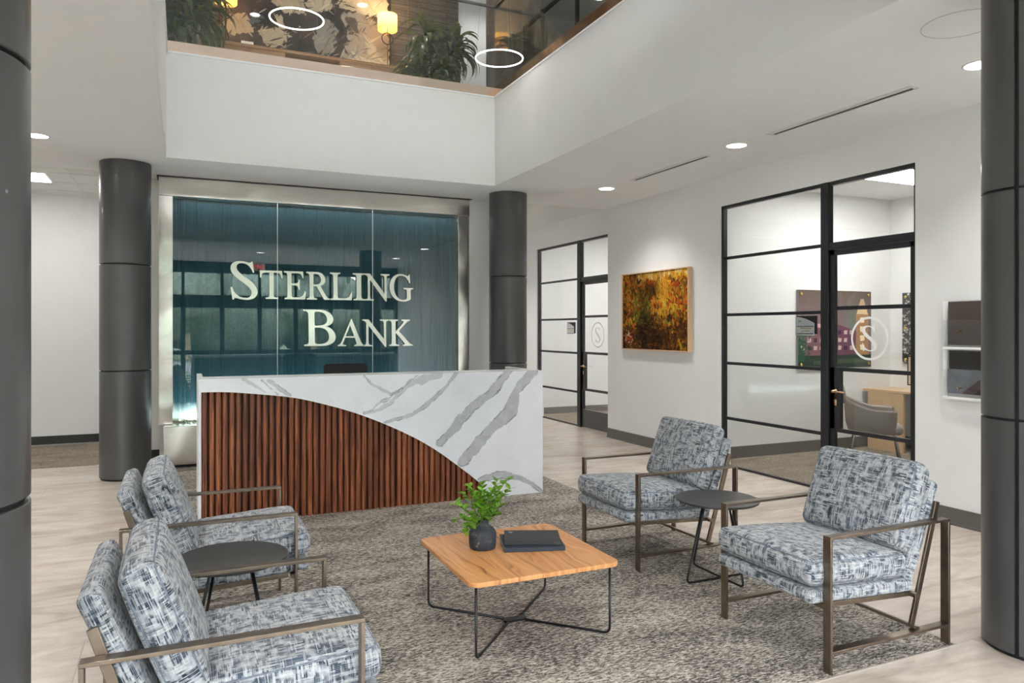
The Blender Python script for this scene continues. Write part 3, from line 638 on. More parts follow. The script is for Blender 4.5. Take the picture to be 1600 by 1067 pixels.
GLY = json.loads('''{"S":[[[710,0,608,0,508,0],[389,13,250,40,237,43],[226,45,216,46,206,47],[197,47,189,47,143,47],[118,32,115,3,101,3],[86,3,72,3,48,109],[24,215,0,320,15,321],[30,321,45,322,92,231],[161,162,253,114,344,66],[447,42,562,42,623,42],[673,50,713,67,754,84],[781,107,795,137,808,166],[806,199,789,236,777,260],[756,284,727,307,697,331],[660,354,617,379,584,397],[547,416,506,436,465,455],[419,476,371,498,258,550],[176,595,123,632,71,670],[35,709,15,749,-8,797],[-9,840,13,878,35,916],[76,946,137,967,198,989],[276,1000,370,1000,408,1000],[445,999,481,997,518,994],[553,988,589,982,625,975],[654,971,673,967,693,964],[706,963,713,963,754,963],[779,974,787,996,803,996],[818,996,833,996,853,902],[872,808,892,714,879,714],[867,714,854,714,814,794],[757,854,683,895,610,935],[524,956,427,956,343,956],[283,941,247,913,212,884],[206,845,229,796,243,768],[272,740,317,710,363,681],[416,650,479,620,524,599],[571,577,620,553,668,530],[718,507,767,483,884,425],[961,358,999,280,1025,227],[1025,179,1000,137,975,95],[929,61,862,37,795,12]]],"T":[[[443,0,267,0,266,10],[265,19,264,29,268,29],[273,29,277,29,318,29],[349,33,371,41,393,49],[408,65,417,89,425,112],[429,147,428,192,426,427],[424,662,422,897,423,906],[422,915,419,923,413,940],[395,948,365,948,350,948],[335,948,319,948,248,948],[193,942,153,929,113,917],[85,896,69,868,53,841],[44,803,42,757,30,758],[17,759,4,760,3,840],[1,920,0,1000,324,1000],[649,1000,973,1000,982,918],[991,835,1000,753,989,753],[979,753,968,753,967,761],[965,768,962,776,959,784],[957,791,954,799,937,853],[910,891,875,914,839,937],[781,948,701,948,678,948],[655,948,632,948,617,948],[607,945,602,939,596,934],[594,924,594,910,595,673],[597,436,598,199,598,151],[602,116,610,92,618,67],[635,51,661,42,687,33],[726,29,779,29,785,29],[792,29,798,29,798,19],[797,10,797,0,620,0]]],"E":[[[342,0,29,0,29,10],[28,19,28,29,30,29],[33,29,35,29,86,29],[121,37,138,54,156,71],[164,105,163,158,160,381],[157,605,155,828,154,862],[151,886,146,902,138,926],[123,943,101,953,79,963],[45,969,1,971,1,981],[0,990,0,1000,289,1000],[579,1000,868,1000,875,928],[882,855,889,783,880,783],[871,783,861,783,861,785],[860,787,859,789,845,833],[829,867,809,890,790,913],[761,929,724,938,686,947],[632,951,564,951,517,951],[471,951,424,951,391,951],[367,949,352,944,337,940],[328,931,324,917,320,903],[319,882,319,853,320,755],[321,657,322,559,368,559],[414,559,460,559,542,559],[598,570,628,592,658,615],[673,651,673,701,683,701],[693,701,704,701,703,583],[702,465,701,347,692,347],[682,347,672,347,669,366],[665,385,659,403,649,434],[638,457,625,473,611,488],[593,498,569,503,545,508],[512,510,471,510,422,510],[373,510,325,510,326,400],[327,289,328,179,329,163],[330,148,330,134,331,120],[332,109,335,101,341,82],[355,68,376,61,394,54],[425,51,469,51,507,51],[545,51,582,51,660,51],[724,58,775,73,826,88],[867,112,898,145,928,178],[951,222,967,275,978,275],[989,275,1000,275,990,183],[979,92,969,0,656,0]]],"R":[[[163,0,26,0,25,10],[25,19,25,29,27,29],[30,29,32,29,78,29],[108,38,123,57,139,76],[146,109,146,156,143,380],[140,604,137,828,137,859],[134,884,129,903,122,927],[109,944,89,954,69,963],[40,969,1,971,1,981],[0,990,0,1000,142,1000],[283,1000,425,1000,526,1000],[608,981,669,943,731,905],[772,852,791,783,830,646],[759,554,581,506,655,398],[730,291,804,184,842,131],[874,92,902,66,930,41],[960,29,994,29,996,29],[998,29,1000,29,1000,19],[1000,10,999,0,925,0],[850,0,775,0,662,164],[550,328,437,491,426,491],[416,491,405,491,381,491],[359,492,339,493,320,494],[303,495,288,497,289,395],[290,293,291,191,292,146],[295,116,300,98,307,71],[321,53,341,43,360,33],[388,27,424,27,429,27],[434,27,440,27,439,18],[439,9,439,0,301,0]],[[366,538,383,538,484,538],[555,559,596,603,637,647],[647,707,626,782,594,895],[510,952,373,952,349,952],[330,950,317,946,303,941],[294,933,290,919,286,906],[283,885,284,857,284,752],[285,648,286,543,301,542],[316,541,333,540,349,538]]],"L":[[[347,0,29,0,29,10],[28,19,28,29,30,29],[32,29,35,29,86,29],[120,38,138,55,156,72],[165,106,164,156,161,380],[158,604,154,828,154,844],[154,859,153,871,151,884],[150,894,147,902,140,926],[124,943,101,953,79,963],[45,969,1,971,1,981],[0,990,0,1000,150,1000],[300,1000,449,1000,449,991],[448,982,447,973,399,973],[366,964,347,946,329,928],[320,895,320,845,323,630],[326,414,329,198,330,172],[330,152,331,137,332,123],[333,114,334,110,342,86],[356,70,375,62,395,54],[428,51,472,51,511,51],[550,51,588,51,673,51],[740,57,790,70,839,83],[877,106,904,140,931,174],[953,222,969,283,979,283],[990,283,1000,283,994,189],[989,94,983,0,665,0]]],"I":[[[372,0,58,0,58,10],[59,19,59,29,64,29],[68,29,73,29,144,29],[199,32,236,39,273,46],[299,58,314,77,329,95],[336,121,336,156,330,380],[325,604,319,828,317,862],[311,886,301,902,285,926],[254,943,207,953,160,963],[91,969,0,971,0,981],[1,990,1,1000,314,1000],[627,1000,940,1000,941,990],[942,981,942,971,933,971],[924,971,915,971,819,971],[753,962,717,944,682,927],[664,893,665,844,671,620],[677,396,683,172,684,139],[690,114,701,97,717,73],[748,56,793,46,839,37],[907,31,998,29,999,19],[999,10,1000,0,686,0]]],"N":[[[865,0,856,0,641,269],[426,538,210,806,212,604],[214,402,215,199,215,179],[216,162,218,148,219,134],[222,122,224,113,232,89],[245,73,265,65,285,57],[318,53,362,51,362,41],[362,32,363,23,251,23],[139,23,26,23,26,32],[26,41,26,51,72,51],[104,59,122,76,140,92],[149,125,148,175,147,400],[146,624,144,849,145,854],[145,859,144,865,143,871],[142,877,141,881,134,903],[119,923,94,943,70,962],[42,972,11,972,8,972],[4,972,1,972,1,981],[0,991,0,1000,72,1000],[144,1000,216,1000,416,750],[616,500,816,250,815,441],[813,632,811,823,811,843],[810,860,809,874,807,888],[805,900,802,910,795,934],[781,950,760,958,740,965],[707,970,663,972,663,981],[663,991,662,1000,775,1000],[887,1000,1000,1000,1000,991],[1000,981,999,972,969,972],[944,968,926,962,909,955],[896,943,888,926,880,908],[876,882,877,847,879,565],[882,282,884,0,875,0]]],"G":[[[700,0,575,0,484,0],[401,16,324,48,247,81],[182,127,128,186,75,245],[37,314,15,393,-4,462],[-9,529,0,595,9,661],[30,722,62,778,95,834],[136,880,187,917,262,972],[355,1000,464,1000,529,1000],[592,988,651,967,682,956],[707,947,726,941,746,935],[759,932,766,932,785,932],[798,937,808,945,817,954],[824,969,829,989,837,989],[845,989,853,989,859,891],[865,793,871,695,863,695],[856,695,848,695,816,777],[768,841,704,886,641,932],[568,954,485,954,399,954],[329,927,275,873,221,818],[186,744,170,651,153,558],[158,467,182,378,212,272],[262,190,333,131,404,72],[487,43,582,43,631,43],[672,53,706,74,740,95],[757,121,756,152,755,217],[753,282,752,346,751,355],[750,366,749,377,749,388],[747,397,745,403,739,426],[726,442,705,449,685,455],[651,460,603,463,603,471],[603,480,602,489,735,489],[867,489,1000,489,1000,480],[1000,471,1000,463,966,463],[941,458,926,449,910,441],[898,427,896,409,895,399],[894,388,893,373,892,359],[892,342,893,321,896,245],[899,169,901,93,809,31]]],"B":[[[211,0,31,0,31,10],[31,19,30,29,33,29],[36,29,39,29,94,29],[131,38,150,57,169,76],[178,109,177,156,174,380],[170,604,166,828,166,859],[163,884,156,903,148,927],[132,944,108,954,84,963],[49,969,1,971,1,981],[0,990,0,1000,150,1000],[300,1000,450,1000,720,1000],[879,928,929,785,968,668],[897,587,714,540,866,502],[961,426,1000,312,1022,249],[1018,193,990,147,961,100],[911,64,839,38,767,13],[677,0,569,0,390,0]],[[406,556,435,556,563,556],[653,577,703,618,754,660],[766,718,740,793,705,898],[612,951,463,951,425,951],[398,949,383,946,367,942],[357,936,353,926,349,917],[346,902,345,883,344,868],[344,836,345,785,346,735],[347,666,350,579,353,570],[361,564,374,561,385,558]],[[461,45,506,45,632,45],[719,70,769,120,818,170],[828,239,798,327,776,390],[737,437,680,466,624,495],[549,510,455,510,418,510],[392,509,375,507,358,504],[349,495,349,478,351,371],[352,263,353,156,354,146],[355,136,356,124,357,113],[359,103,362,95,369,74],[384,60,406,54,428,48]]],"K":[[[158,0,25,0,25,10],[24,19,24,29,26,29],[28,29,30,29,59,29],[81,32,97,39,113,46],[124,58,131,77,137,95],[140,121,139,156,137,380],[134,604,132,828,131,862],[129,886,125,902,118,926],[105,943,86,953,67,963],[39,969,1,971,1,981],[0,990,0,1000,128,1000],[256,1000,383,1000,383,990],[383,981,383,971,379,971],[375,971,372,971,334,971],[308,964,294,949,279,935],[272,902,273,851,274,758],[275,664,276,571,275,569],[275,566,276,561,276,556],[277,553,277,551,279,542],[284,538,290,538,297,538],[302,540,305,545,394,640],[482,735,571,829,612,875],[629,909,622,934,616,959],[588,971,538,971,535,971],[532,971,530,971,529,981],[529,990,529,1000,642,1000],[755,1000,867,1000,867,991],[866,982,865,973,863,973],[860,973,858,973,822,973],[784,954,744,918,704,880],[652,828,589,762,528,697],[467,632,405,568,535,428],[665,289,795,149,833,107],[868,77,899,57,931,37],[964,27,1000,27,1000,18],[1000,9,1000,0,862,0],[724,0,586,0,586,9],[587,18,587,27,590,27],[593,27,597,27,627,27],[649,31,661,39,674,47],[677,60,672,79,669,90],[662,103,651,118,640,134],[625,151,607,171,508,277],[410,383,312,490,304,498],[297,501,290,501,280,501],[275,495,276,483,278,375],[279,268,281,160,281,132],[283,111,286,100,294,72],[308,53,328,44,349,35],[381,30,424,29,424,19],[425,10,425,0,292,0]]]}''')
def glyph_curve(ch, x0, x1, z0, z1, y, depth, off=0.):
    cu = bpy.data.curves.new('letter', 'CURVE'); cu.dimensions = '2D'; cu.fill_mode = 'BOTH'; cu.extrude = depth / 2; cu.resolution_u = 6; cu.offset = off
    W, H = x1 - x0, z1 - z0; f = lambda a, b: (a / 1000 * W, b / 1000 * H, 0)
    for sp in GLY[ch]:
        s = cu.splines.new('BEZIER'); s.bezier_points.add(len(sp) - 1); s.use_cyclic_u = True
        for p, q in zip(s.bezier_points, sp):
            p.handle_left_type = p.handle_right_type = 'FREE'; p.handle_left = f(q[0], q[1]); p.co = f(q[2], q[3]); p.handle_right = f(q[4], q[5])
    return cu
def glyph_obj(ch, x0, x1, z0, z1, y, depth, mat, parent, off=0., rot=None, name='letter'):
    cu = glyph_curve(ch, x0, x1, z0, z1, y, depth, off); o = bpy.data.objects.new('tmp', cu); C.objects.link(o)
    dg = bpy.context.evaluated_depsgraph_get(); me = bpy.data.meshes.new_from_object(o.evaluated_get(dg)); bpy.data.objects.remove(o)
    me.transform((rot if rot else Matrix.Translation((x0, y - depth / 2, z0)) @ Matrix.Rotation(PI / 2, 4, 'X')))
    me.materials.clear(); me.materials.append(M[mat]); me.name = name
    o = bpy.data.objects.new(name, me); C.objects.link(o); o.parent = parent; return o
# letter boxes in the sign plane
sg = thing('bank_sign', 'silver serif letters reading STERLING BANK mounted on the teal glass', 'sign', (1.6, 9.15, 1.9))
def LX(px):  # picture column of the lettering -> x on the sign plane
    t = (px - 800) / 1145.; F_ = (.40953, .91230); R_ = (.91230, -.40953); dx = F_[0] + R_[0] * t; dy = F_[1] + R_[1] * t; return 9.13 * dx / dy
def zoomx(v): return LX(350 + v / 5.161)
rows = [('S', 55, 265, 1.895, 2.345), ('T', 292, 472, 1.912, 2.243), ('E', 487, 660, 1.912, 2.243), ('R', 667, 853, 1.912, 2.243), ('L', 858, 1033, 1.912, 2.243),
        ('I', 1042, 1138, 1.912, 2.243), ('N', 1135, 1335, 1.904, 2.243), ('G', 1340, 1525, 1.904, 2.251),
        ('B', 640, 897, 1.345, 1.785), ('N', 1120, 1333, 1.328, 1.668), ('K', 1330, 1525, 1.337, 1.668)]
for ch, a, b, z0, z1 in rows:
    o = glyph_obj(ch, zoomx(a), zoomx(b), z0, z1, 9.166, .022, 'sign_metal', sg, off=.0035 if ch not in 'SB' else .002); o.data.transform(Matrix.Translation(-Vector(sg.location)))
# the A is drawn here
def A_poly(x0, x1, z0, z1):
    W, H = x1 - x0, z1 - z0; P = lambda a, b: (x0 + a * W, z0 + b * H)
    outer = [(.49, 1.0), (.515, 1.0), (.875, .12), (.93, .055), (1., .04), (1., 0), (.60, 0), (.60, .04), (.685, .055), (.70, .10), (.625, .315), (.28, .315), (.20, .115), (.205, .06), (.31, .04), (.31, 0), (0, 0), (0, .04), (.075, .06), (.13, .13)]
    inner = [(.298, .365), (.607, .365), (.455, .765)]
    return [P(*p) for p in outer], [P(*p) for p in inner]
def flat_shape(outer, inners, y0, depth):
    cu = bpy.data.curves.new('a', 'CURVE'); cu.dimensions = '2D'; cu.fill_mode = 'BOTH'; cu.extrude = depth / 2
    for poly in [outer] + inners:
        s = cu.splines.new('POLY'); s.points.add(len(poly) - 1); s.use_cyclic_u = True
        for p, q in zip(s.points, poly): p.co = (q[0], q[1], 0, 1)
    o = bpy.data.objects.new('tmp', cu); C.objects.link(o); dg = bpy.context.evaluated_depsgraph_get(); me = bpy.data.meshes.new_from_object(o.evaluated_get(dg)); bpy.data.objects.remove(o)
    me.transform(Matrix.Translation((0, y0 - depth / 2, 0)) @ Matrix.Rotation(PI / 2, 4, 'X')); return me
ou, inn = A_poly(zoomx(918), zoomx(1137), 1.337, 1.675)
me = flat_shape(ou, [inn], 9.166, .022); me.transform(Matrix.Translation(-Vector(sg.location))); me.materials.clear(); me.materials.append(M['sign_metal'])
o = bpy.data.objects.new('letter', me); C.objects.link(o); o.parent = sg

# ================================================================== RECEPTION DESK
YD = 6.215
d = thing('reception_desk', 'white veined stone reception desk with curved dark wood slat inset', 'desk', (1.61, YD, 0))
H_, W_ = 300, 770
cv = np.ones((H_, W_, 3)) * np.array((.735, .74, .785)) ; n1 = snoise(H_, W_, 40, 1)[..., None]; cv *= 1 + .03 * n1
yy, xx = np.mgrid[0:H_, 0:W_]; PXM = W_ / 3.0; wob = snoise(H_, W_, 26, 5, 4) * 3.0; wob2 = snoise(H_, W_, 9, 6, 3) * 1.3
def DX(px):
    t = (px - 800) / 1145.; dx = .40953 + .91230 * t; dy = .91230 - .40953 * t; return YD * dx / dy
def DZ(px, py):
    t = (px - 800) / 1145.; dy = .91230 - .40953 * t; return 1.55 + (514 - py) / 1145. * YD / dy
veins = [([(1520, 30), (1450, 120), (1425, 200), (1340, 280), (1280, 350), (1205, 435)], [44, 40, 60, 46, 46, 40], 1.),
         ([(1415, 30), (1350, 105), (1300, 150), (1250, 192), (1190, 260), (1105, 350)], [34, 40, 44, 44, 42, 34], 1.),
         ([(1180, 35), (1125, 105), (1060, 170), (980, 222), (900, 250), (860, 262)], [16, 18, 20, 18, 14, 10], .9),
         ([(1100, 45), (1020, 66), (960, 95), (900, 150), (840, 198), (770, 216)], [36, 30, 24, 18, 14, 12], .8),
         ([(1010, 45), (930, 100), (860, 160), (790, 205)], [5, 7, 7, 6], .8),
         ([(770, 50), (800, 85), (850, 112), (885, 130), (935, 100)], [8, 10, 14, 10, 4], .8),
         ([(232, 66), (275, 90), (325, 122)], [14, 13, 9], .7), ([(308, 66), (340, 95), (378, 128)], [4, 4, 4], .9), ([(338, 68), (390, 105), (435, 137)], [12, 12, 10], .8),
         ([(1262, 524), (1340, 502), (1400, 497), (1460, 507), (1510, 530), (1565, 575)], [18, 34, 34, 24, 18, 10], 1.)]
for pts, ws, st in veins:
    P_ = []
    for (a, b) in pts:
        px, py = 300 + a / 2.857, 570 + b / 2.857; P_.append(((DX(px) - .109) * PXM, (1.158 - DZ(px, py)) * PXM))
    best = np.full((H_, W_), 1e9); bw = np.zeros((H_, W_))
    for i in range(len(P_) - 1):
        (ax, ay), (bx, by) = P_[i], P_[i + 1]; L2 = (bx - ax) ** 2 + (by - ay) ** 2
        X_ = xx + wob * .8; Y_ = yy + wob * .8; t = np.clip(((X_ - ax) * (bx - ax) + (Y_ - ay) * (by - ay)) / L2, 0, 1)
        dd = np.hypot(X_ - ax - t * (bx - ax), Y_ - ay - t * (by - ay)); wd = (ws[i] * (1 - t) + ws[i + 1] * t) * .5 / 2.857 * PXM / 172. * 1.0
        m_ = dd < best; best = np.where(m_, dd, best); bw = np.where(m_, wd, bw)
    e = best - bw + wob2; inside = np.clip(.5 - e, 0, 1) * st; edge = np.exp(-(e / 1.1) ** 2) * np.clip(.25 + snoise(H_, W_, 18, int(pts[0][0]), 2), 0, .8) * st
    a_ = inside[..., None]; cv = cv * (1 - a_ * .80) + np.array((.39, .395, .42)) * (1 + .12 * snoise(H_, W_, 12, 3)[..., None]) * a_ * .80
    a_ = edge[..., None]; cv = cv * (1 - a_) + np.array((.11, .11, .12)) * a_
fine = np.abs(snoise(H_, W_, 60, 21, 4)); cv *= (1 - .06 * np.exp(-(fine / .02) ** 2))[..., None]
curve = [(.128, 1.060), (.30, 1.056), (.474, 1.040), (.785, .999), (.982, .954), (1.278, .862), (1.567, .745), (1.866, .594), (2.072, .464), (2.284, .305), (2.502, .129)]
def crom(P, n=8):
    out = []
    for i in range(len(P) - 1):
        p0 = Vector(P[max(i - 1, 0)]); p1 = Vector(P[i]); p2 = Vector(P[i + 1]); p3 = Vector(P[min(i + 2, len(P) - 1)])
        for k in range(n):
            t = k / n; out.append(.5 * ((2 * p1) + (p2 - p0) * t + (2 * p0 - 5 * p1 + 4 * p2 - p3) * t * t + (-p0 + 3 * p1 - 3 * p2 + p3) * t ** 3))
    out.append(Vector(P[-1])); return out
CV = crom(curve)
def top_at(x):
    if x <= .128: return 1.06
    for a, b in zip(CV, CV[1:]):
        if a.x <= x <= b.x: return a.y + (b.y - a.y) * (x - a.x) / (b.x - a.x)
    return 0
def in_wood(x, z): return .128 < x < 2.502 and z < top_at(x)
bm, lay = sheet_bm(cv, 3.0, 1.158, lambda c: not in_wood(c.x + 1.609, c.z + .579))
bm.transform(Matrix.Translation((1.609, YD, .579)))
for v in bm.verts:
    x, z = v.co.x, v.co.z
    if .128 < x < 2.502 and abs(z - top_at(x)) < .0045: v.co.z = top_at(x)
def body(b):
    poly = [(.109, 0), (.109, 1.158), (3.109, 1.158), (3.109, 0), (2.502, 0)] + [(p.x, p.y) for p in reversed(CV)] + [(.128, 0)]
    prism(b, poly, YD + .001, YD + .045, 'y')
add_plain(bm, lay, (.74, .745, .78), body)
obj('front_panel', loc(bm, d), 'quartz', d)
bm = bm_new(); P0 = [(p.x, p.y) for p in CV] + [(2.502, 0.0)]
for a, b in zip(P0, P0[1:]):
    v = [bm.verts.new((a[0], YD - .001, a[1])), bm.verts.new((b[0], YD - .001, b[1])), bm.verts.new((b[0], YD + .06, b[1])), bm.verts.new((a[0], YD + .06, a[1]))]
    dx, dz = b[0] - a[0], b[1] - a[1]; L = math.hypot(dx, dz); nx, nz = -dz / L * .005, dx / L * .005
    u = [bm.verts.new((q.co.x - nx, q.co.y, q.co.z - nz)) for q in v]
    bm.faces.new(v); bm.faces.new(u); bm.faces.new((v[0], v[1], u[1], u[0]))
obj('inset_edge', loc(bm, d), 'white_lacquer', d)
# vertical slats
bm = bm_new(); pitch = .0505; n = int((2.498 - .131) / pitch)
for i in range(n + 1):
    x0 = .131 + i * pitch; x1 = min(x0 + pitch - .004, 2.498)
    if x1 - x0 < .01: continue
    ch = .010; za, zb = top_at(x0) - .004, top_at(x1) - .004
    pr = [(x0, YD + .056), (x0 + .004, YD + .030), (x0 + ch, YD + .022), ((x0 + x1) / 2, YD + .018), (x1 - ch, YD + .022), (x1 - .004, YD + .030), (x1, YD + .056)]
    lo = [bm.verts.new((px, py, .004)) for px, py in pr]; hi = [bm.verts.new((px, py, za + (zb - za) * (px - x0) / (x1 - x0))) for px, py in pr]
    for k in range(len(pr) - 1): bm.faces.new((lo[k], lo[k + 1], hi[k + 1], hi[k]))
    bm.faces.new(hi); bm.faces.new(lo[::-1])
sl = obj('slatted_inset', loc(bm, d), 'walnut_slat', d)
bm = bm_new(); prism(bm, [(.129, 0.002), (.129, 1.055)] + [(p.x, p.y - .004) for p in CV[1:]] + [(2.50, 0.002)], YD + .054, YD + .066, 'y'); obj('inset_backing', loc(bm, d), 'joint_black', d)
for x0, x1 in ((.109, .149), (3.069, 3.109)):
    bm = bm_new(); box(bm, x0, x1, YD + .046, YD + .80, 0, 1.158); obj('side_panel', loc(bm, d), 'white_lacquer', d, .002)
bm = bm_new(); box(bm, .149, 3.069, YD + .07, YD + .34, 1.12, 1.156); obj('transaction_shelf', loc(bm, d), 'white_lacquer', d, .002)
bm = bm_new(); box(bm, .149, 3.069, YD + .07, YD + .80, .71, .74); obj('worktop', loc(bm, d), 'desk_grey', d, .002)
bm = bm_new(); box(bm, .149, 3.069, YD + .07, YD + .09, .0, 1.12); obj('back_lining', loc(bm, d), 'desk_grey', d)
for x0 in (.2, 2.45):
    bm = bm_new(); box(bm, x0, x0 + .45, YD + .2, YD + .78, .05, .70); pd = obj('drawer_pedestal', loc(bm, d), 'desk_grey', d, .003)
    for z in (.09, .30, .50):
        bm = bm_new(); box(bm, x0 + .015, x0 + .435, YD + .78, YD + .792, z, z + .17); box(bm, x0 + .16, x0 + .29, YD + .792, YD + .805, z + .13, z + .142); obj('drawer_front', loc(bm, d), 'desk_grey', pd)

# ================================================================== ARMCHAIRS
def coords(h, r, n=6):
    a = [-h, -h + r * .12, -h + r * .3, -h + r * .6, -h + r]
    m = [(-h + r) + (2 * (h - r)) * k / n for k in range(1, n)]
    return a + m + [-x for x in a[::-1]]
def cushion_bm(L, W, T, r, puff=.015, side=.006, n=8, seed=0):
    """soft block centred on the origin: rounded edges, crowned faces, metre UVs"""
    bm = bmesh.new(); uvl = bm.loops.layers.uv.new('UVMap'); hx, hy, hz = L / 2, W / 2, T / 2
    xs, ys, zs = coords(hx, r, n), coords(hy, r, n), coords(hz, min(r, hz * .98), 3); cache = {}
    rr = min(r, hz * .98)
    def V(p):
        key = tuple(round(c, 5) for c in p)
        if key in cache: return cache[key]
        x, y, z = p; ix = max(-hx + rr, min(hx - rr, x)); iy = max(-hy + rr, min(hy - rr, y)); iz = max(-hz + rr, min(hz - rr, z))
        dv = Vector((x - ix, y - iy, z - iz))
        q = Vector((ix, iy, iz)) + (dv.normalized() * rr if dv.length > 1e-9 else Vector())
        ax, ay, az = 1 - (x / hx) ** 2, 1 - (y / hy) ** 2, 1 - (z / hz) ** 2
        wr = .0022 * mnoise.noise(Vector((x * 9 + seed, y * 9, z * 9)))
        q.z += (puff * math.copysign(1, z) * max(0, ax) ** .6 * max(0, ay) ** .6 if abs(z) > 1e-6 else 0) * min(1, abs(z) / hz) + wr
        q.x += side * math.copysign(1, x) * max(0, ay) ** .6 * max(0, az) * (abs(x) / hx) ** 4
        q.y += side * math.copysign(1, y) * max(0, ax) ** .6 * max(0, az) * (abs(y) / hy) ** 4
        cache[key] = bm.verts.new(q); return cache[key]
    def sheet(A, B, mk, flip, off):
        for i in range(len(A) - 1):
            for j in range(len(B) - 1):
                cs = [(A[i], B[j]), (A[i + 1], B[j]), (A[i + 1], B[j + 1]), (A[i], B[j + 1])]
                if flip: cs = cs[::-1]
                try: f = bm.faces.new([V(mk(a, b)) for a, b in cs])
                except ValueError: continue
                f.smooth = True
                for lp, (a, b) in zip(f.loops, cs): lp[uvl].uv = (a + off, b + off * .7)
    for s in (1, -1):
        sheet(xs, ys, lambda a, b: (a, b, s * hz), s < 0, 0 if s > 0 else 3)
        sheet(ys, zs, lambda a, b: (s * hx, a, b), s < 0, 5 + s)
        sheet(xs, zs, lambda a, b: (a, s * hy, b), s > 0, 8 + s)
    return bm
def piping_bm(L, W, T, r, cr=.03, rad=.0035):
    bm = bmesh.new(); k = r * .30
    for s in (1, -1):
        p = rrect(0, 0, L - 2 * k, W - 2 * k, cr, 5); tube(bm, [(x, y, s * (T / 2 - k * .9)) for x, y in p], rad, 6, closed=True)
    return bm
def make_chair(label, pdx=0., pdz=0.):
    t = thing('armchair', label, 'armchair', (0, 0, 0), 0, 'patterned lounge armchairs')
    bw, bt, H = .044, .013, .615; yo = .366 - bw / 2; xf_, xr = .40 - bt / 2, -.40 + bt / 2
    for s in (-1, 1):
        y = s * yo
        bm = bm_new(); bar(bm, (xf_, y, 0), (xf_, y, H - bt), bw, bt); obj('leg', bm, 'chair_frame', t, .0015)
        bm = bm_new(); bar(bm, (xr, y, 0), (xr, y, H - bt), bw, bt); obj('leg', bm, 'chair_frame', t, .0015)
        bm = bm_new(); bar(bm, (-.40, y, H - bt / 2), (.40, y, H - bt / 2), bw, bt); obj('armrest', bm, 'chair_frame', t, .0015)
        bm = bm_new(); bar(bm, (-.387, y, .095), (.387, y, .095), bw, bt); obj('stretcher', bm, 'chair_frame', t, .0015)
        bm = bm_new(); yi = s * (.366 - bw - .008); bar(bm, (-.185, yi, .101), (-.372, yi, .692), .03, .014, (1, 0, 0)); obj('back_support', bm, 'chair_frame', t, .0015)
    bm = bm_new(); bar(bm, (-.19, -.345, .108), (-.19, .345, .108), .04, .013, (1, 0, .25)); obj('cross_bar', bm, 'chair_frame', t, .0015)
    bm = bm_new()
    for s in (-1, 1): bar(bm, (.36, s * .30, .292), (-.20, s * .30, .262), .03, .022)
    for x, z in ((.385, .292), (-.19, .262)): bar(bm, (x, -.345, z), (x, .345, z), .028, .02, (1, 0, 0))
    obj('seat_frame', bm, 'chair_frame', t, .0015)
    tilt = math.radians(3.2)
    # upholstered deck under the loose seat cushion
    bm = cushion_bm(.672, .635, .062, .022, .004, .002, 6, 3); xf(bm, Matrix.Translation((.130, 0, .319)) @ Matrix.Rotation(-tilt, 4, 'Y')); obj('seat_deck', bm, 'upholstery', t, fix=False)
    L, W, T = .63, .645, .118
    mt = Matrix.Translation((.155, 0, .426)) @ Matrix.Rotation(-tilt * 1.15, 4, 'Y')
    c = obj('seat_cushion', xf(cushion_bm(L, W, T, .036, .026, .008, 8, 9), mt), 'upholstery', t, fix=False)
    obj('piping', xf(piping_bm(L, W, T, .036), mt), 'piping', c, smooth=True)
    a = math.atan2(.21, .50)                                         # back leans this far from upright
    R = Matrix.Rotation(-a, 4, 'Y')                                  # local: x thickness, y width, z up the back
    base = Vector((-.218, 0, .262))
    mt = Matrix.Translation(base) @ R @ Matrix.Translation((.043, 0, .270)) @ Matrix.Rotation(PI / 2, 4, 'Y')
    obj('backrest', xf(cushion_bm(.56, .60, .068, .026, .006, .003, 8, 5), mt), 'upholstery', t, fix=False)
    mt = Matrix.Translation(base + Vector((pdx, 0, pdz))) @ R @ Matrix.Translation((.150, 0, .382)) @ Matrix.Rotation(PI / 2, 4, 'Y') @ Matrix.Rotation(math.radians(2), 4, 'Y')
    L, W, T = .44, .615, .115
    p = obj('back_cushion', xf(cushion_bm(L, W, T, .036, .024, .008, 8, 21), mt), 'upholstery', t, fix=False)
    obj('piping', xf(piping_bm(L, W, T, .036), mt), 'piping', p, smooth=True)
    return t
ch = make_chair('blue-grey patterned armchair nearest the camera on the left, its near arm in front', .042, -.034)
ch.location = (.135, 2.712, .004)
dup(ch, (.130, 4.19, .004), 0, 'blue-grey patterned armchair on the left, between the round side table and the desk')
ch = make_chair('blue-grey patterned armchair on the right, beside the grey column'); ch.location = (3.035, 2.765, .004); ch.rotation_euler.z = PI
dup(ch, (3.045, 4.285, .004), PI, 'blue-grey patterned armchair on the right, farther one behind the round side table')

